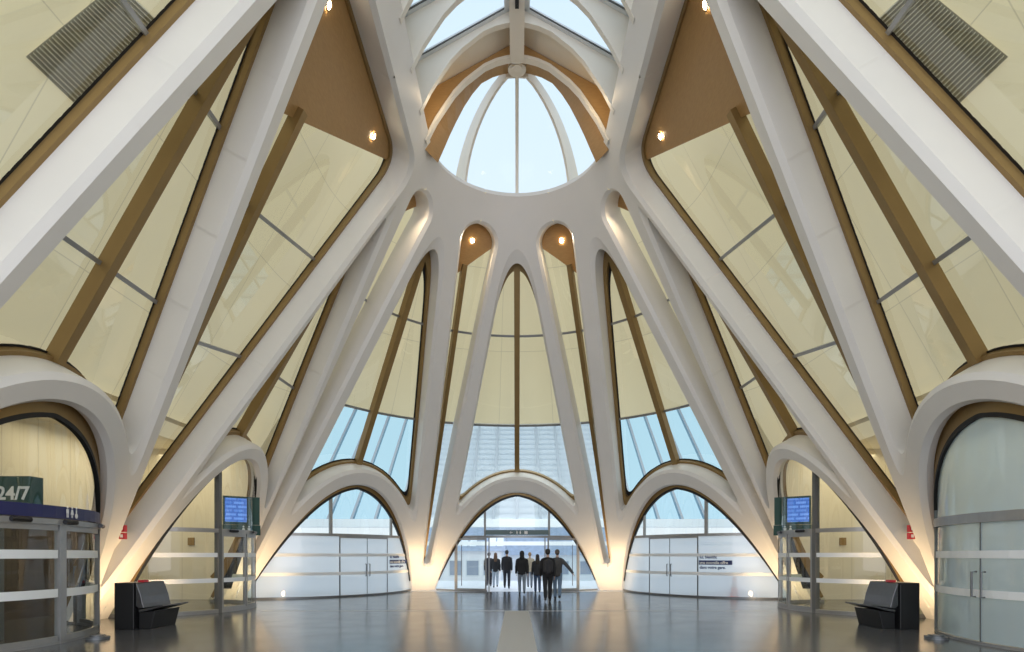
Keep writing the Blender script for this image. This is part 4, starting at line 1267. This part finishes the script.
def person(x, y, h, rz, label, top, legs, hair, stride=.3, ph=1, arms=((0, .1), (0, -.1)), longhair=False, hood=False, bag=None, coat=0., width=1.):
    k = h / 1.75
    root = empty('person', (x, y, 0), rz); tag(root, label, 'person', 'people walking through the central doorway')
    T = Matrix.Translation((x, y, 0)) @ Matrix.Rotation(rz, 4, 'Z') @ Matrix.Scale(k, 4)
    def put(name, parts, mat, vox, sm=2, parent=None):
        vs, fs = blob(parts, vox, sm)
        return link(name, [T @ v for v in vs], fs, mat, parent or root, True)
    hips = []; knees = []; ank = []
    for s, f in ((-1, ph), (1, -ph)):
        hip = (s * .09, 0, .90); an = (s * .085, f * stride / 2, .085 + (.05 if f < 0 else 0)); kn = (s * .09, f * stride / 4 + .045, .49)
        hips.append(hip); knees.append(kn); ank.append(an)
    sh = [(-.17 * width, 0, 1.375), (.17 * width, 0, 1.375)]; el = []; wr = []
    for (s, (out, fw)), p in zip(((-1, arms[0]), (1, arms[1])), sh):
        e = (p[0] + s * (.04 + out * .55), p[1] + fw * .35 - .02, 1.12 + out * .12); w = (e[0] + s * (.01 + out * .5), e[1] + fw * .8 + .06, .88 + out * .22)
        el.append(e); wr.append(w)
    # body: one continuous skin
    b = [[((0, 0, .93), (.145, .105, .1)), ((0, .0, 1.08), (.125, .095, .1)), ((0, -.01, 1.25), (.15, .105, .1)), ((0, -.01, 1.37), (.15, .09, .07)), ((0, 0, 1.46), (.055, .055, .06)), ((0, .01, 1.54), (.05, .055, .06))],
         [((0, .015, 1.66), (.074, .092, .095)), ((0, .03, 1.585), (.052, .06, .05))],
         [((0, .108, 1.635), .012), ((0, .10, 1.665), .008)], [((.075, .005, 1.645), (.012, .02, .03))], [((-.075, .005, 1.645), (.012, .02, .03))],
         [((-.015, .088, 1.60), .012), ((.015, .088, 1.60), .012)]]
    for i in (0, 1):
        s = -1 if i == 0 else 1
        b.append([((sh[i][0] * .8, 0, 1.385), .06), (sh[i], .055), (el[i], .042), (wr[i], .027)])
        d = (Vector(wr[i]) - Vector(el[i])).normalized(); w = Vector(wr[i])
        pl = w + d * .055
        b.append([(w, .025), (pl, (.016, .036, .036))])
        side = Vector((0, 1, 0)) - d * d.y; side.normalize(); curl = Vector((-s, 0, 0))
        for q, L in ((-.027, .062), (-.009, .072), (.009, .076), (.027, .068)):
            p0 = pl + d * .03 + side * q; p1 = p0 + d * L * .5 + curl * .006; p2 = p1 + d * L * .42 + curl * .02
            b.append([(p0, .0095), (p1, .009), (p2, .008)])
        t0 = w + d * .025 + side * .025; b.append([(t0, .012), (t0 + d * .03 + side * .025, .0105), (t0 + d * .06 + side * .03 + curl * .012, .009)])
        b.append([(hips[i], .085), (knees[i], .052), (ank[i], .036), ((ank[i][0], ank[i][1] + .1, ank[i][2] - .045), .03)])
    put('body', b, SKIN, .009, 1)
    # trousers
    t = [[((0, 0, .97), (.155, .115, .07)), ((0, 0, .90), (.155, .12, .08))]]
    for i in (0, 1):
        a = Vector(ank[i]); t.append([(hips[i], (.095, .105, .09)), (knees[i], (.07, .075, .07)), ((a.x, a.y - .005, a.z + .03), (.058, .062, .04))])
    put('trousers', t, cloth(legs), .014)
    for i in (0, 1):
        a = ank[i]; z = a[2] - .045
        put('shoe', [[((a[0], a[1] - .03, z + .012), (.04, .05, .05)), ((a[0], a[1] + .07, z + .0), (.045, .06, .04)), ((a[0], a[1] + .16, z - .005), (.04, .05, .032))], [((a[0], a[1], z + .05), .045)]], cloth((.02, .02, .022), .5), .012)
    # jacket
    low = .84 - coat
    j = [[((0, 0, low), (.175 * width, .14, .05)), ((0, 0, 1.05), (.17 * width, .135, .1)), ((0, -.01, 1.25), (.19 * width, .14, .1)), ((0, -.01, 1.37), (.165 * width, .115, .07)), ((0, -.005, 1.455), (.085, .08, .04))]]
    for i in (0, 1):
        j.append([((sh[i][0] * .6, -.005, 1.40), .075), (sh[i], .07), (el[i], .062), (wr[i], .048)])
    jk = put('jacket', j, cloth(top), .014)
    if hood: put('hood', [[((0, -.09, 1.47), (.11, .06, .07)), ((0, -.03, 1.5), (.1, .09, .05))], [((0, -.005, 1.66), (.098, .105, .115)), ((0, -.04, 1.55), (.09, .085, .08))]], cloth(top), .012, parent=jk)
    hr = [[((0, -.012, 1.685), (.087, .096, .09)), ((0, -.035, 1.64), (.08, .075, .08))]]
    if longhair: hr += [[((0, -.05, 1.62), (.09, .06, .09)), ((0, -.085, 1.48), (.10, .05, .1)), ((0, -.105, 1.36), (.085, .04, .08))]]
    else: hr += [[((0, -.05, 1.62), (.065, .05, .05))]]
    if not hood: put('hair', hr, cloth(hair, .6), .012)
    if bag == 'pack':
        put('backpack', [[((-.09, -.19, 1.32), .07), ((-.09, -.19, 1.05), .085)], [((.09, -.19, 1.32), .07), ((.09, -.19, 1.05), .085)], [((0, -.2, 1.36), .08), ((0, -.21, 1.0), .095)]], cloth((.03, .03, .035)), .014)
    elif bag == 'tote':
        put('shoulder_bag', [[((-.25, -.06, .98), (.06, .13, .08)), ((-.25, -.06, .72), (.06, .14, .08))], [((-.24, -.05, 1.05), .015), ((-.16, -.05, 1.45), .015)]], cloth((.62, .55, .42)), .012)
    return root

DK = (.018, .019, .022)
person(-1.05, 29.3, 1.70, .05, 'long-haired person in black jacket and pale jeans, leftmost outside the doorway', DK, (.36, .42, .50), (.13, .07, .04), .34, 1, longhair=True)
person(-.48, 28.4, 1.82, -.05, 'tall person all in black, second from the left outside the doorway', (.016, .016, .02), (.02, .022, .03), (.02, .017, .015), .30, -1)
person(.2, 24.2, 1.76, .03, 'hooded person in black jacket and grey jeans, middle of the doorway', DK, (.22, .27, .34), (.02, .02, .02), .28, 1, hood=True, width=1.05)
person(.62, 29.0, 1.72, 0., 'person in a beige jacket mostly hidden behind the others', (.42, .36, .27), (.2, .22, .26), (.30, .2, .1), .3, -1)
person(.85, 24.9, 1.62, .02, 'shorter person in dark padded jacket and blue jeans', (.035, .037, .045), (.07, .11, .2), (.03, .02, .015), .26, 1, longhair=True, width=1.05)
person(1.05, 20.5, 1.80, .02, 'nearest person, all in black with a dark backpack', (.014, .014, .016), (.016, .017, .02), (.02, .016, .014), .30, -1, bag='pack')
person(1.45, 21.6, 1.79, -.12, 'person in dark coat with beige shoulder bag, right arm swung out', (.07, .07, .072), (.17, .25, .36), (.09, .065, .05), .32, 1, arms=((.0, .05), (.30, -.12)), bag='tote')
person(-1.42, 30.4, 1.72, 0., 'dark figure half hidden behind the leftmost long-haired person', (.03, .03, .04), (.03, .03, .04), (.03, .02, .02), .3, -1)

# ------------------------------------------------------------------ lights
def lamp(kind, name, loc, e, col, size=.2, aim=None, **kw):
    la = bpy.data.lights.new(name, kind); la.energy = e; la.color = col
    if kind == 'AREA': la.shape = 'RECTANGLE'; la.size = size[0]; la.size_y = size[1]
    else: la.shadow_soft_size = size
    for a, v in kw.items(): setattr(la, a, v)
    o = bpy.data.objects.new(name, la); COL.objects.link(o); o.location = loc
    if aim is not None: o.rotation_euler = (Vector(aim) - Vector(loc)).to_track_quat('-Z', 'Y').to_euler()
    return o
WARM = (1, .70, .38)
def foot_light(x, y, ax, ay, e=60):
    lamp('SPOT', 'foot_uplight', (x, y, .12), e, WARM, .1, (ax, ay, 1.3), spot_size=math.radians(150), spot_blend=1.0)
for s in (-1, 1):
    for deg in (F0A, F1A):
        t = math.radians(deg); rr = 9.3
        rr = 8.4
        foot_light(s * rr * math.sin(t), YC + rr * math.cos(t), s * 9.6 * math.sin(t), YC + 9.6 * math.cos(t), 180)
    for yy in (F2Y, F3Y):
        foot_light(s * 8.5, yy, s * 9.6, yy, 180)
    # side rooms
    lamp('AREA', 'side_room_lamp', (s * 11.6, 18.5, 5.2), 120, (1, .86, .62), (2.5, 6), (s * 11.6, 18.5, 0))
    lamp('AREA', 'side_room_lamp', (s * 11.4, 9, 5.2), 5, (1, .86, .62), (2.5, 6), (s * 11.4, 9, 0))

w = bpy.data.worlds.new('World'); SC.world = w; w.use_nodes = True
nt = w.node_tree; bg = nt.nodes['Background']
tc = nt.nodes.new('ShaderNodeTexCoord'); sx = nt.nodes.new('ShaderNodeSeparateXYZ'); rp = nt.nodes.new('ShaderNodeValToRGB')
nt.links.new(tc.outputs['Generated'], sx.inputs[0]); nt.links.new(sx.outputs['Z'], rp.inputs[0]); nt.links.new(rp.outputs[0], bg.inputs['Color'])
rp.color_ramp.elements[0].color = (.84, .90, .97, 1); rp.color_ramp.elements[0].position = .0
rp.color_ramp.elements[1].color = (.60, .77, .90, 1); rp.color_ramp.elements[1].position = .8
bg.inputs['Strength'].default_value = 1.08
lamp('AREA', 'facade_fill', (0, 31, 17), 3200, (.95, .97, 1), (16, 5), (0, 52, -2))  # unseen fill panel added above the canopy to brighten the house fronts
lamp('AREA', 'hall_fill', (0, -9, 7), 1700, (.94, .93, 1), (24, 13), (0, 14, 6))  # unseen fill panel added behind the camera to brighten the ribs
for s in (-1, 1): lamp('POINT', 'lantern_lamp', (s * 1.9, 16.9, 14.1), 12, (1, .75, .45), .15)

# ------------------------------------------------------------------ camera
cd = bpy.data.cameras.new('camera'); cam = bpy.data.objects.new('camera', cd); COL.objects.link(cam)
cam.location = (0, 0, 1.6); cam.rotation_euler = (PI / 2, 0, 0)
cd.sensor_width = 36; cd.lens = 600 / 1024 * 36
cd.shift_x = -5 / 1024; cd.shift_y = 229 / 1024
cd.clip_start = .05; cd.clip_end = 400
SC.camera = cam
SC.view_settings.view_transform = 'Standard'
SC.view_settings.exposure = .12
SC.cycles.max_bounces = 10; SC.cycles.transparent_max_bounces = 24; SC.cycles.diffuse_bounces = 5; SC.cycles.glossy_bounces = 5
SC.cycles.sample_clamp_indirect = 4
SC.cycles.use_denoising = True
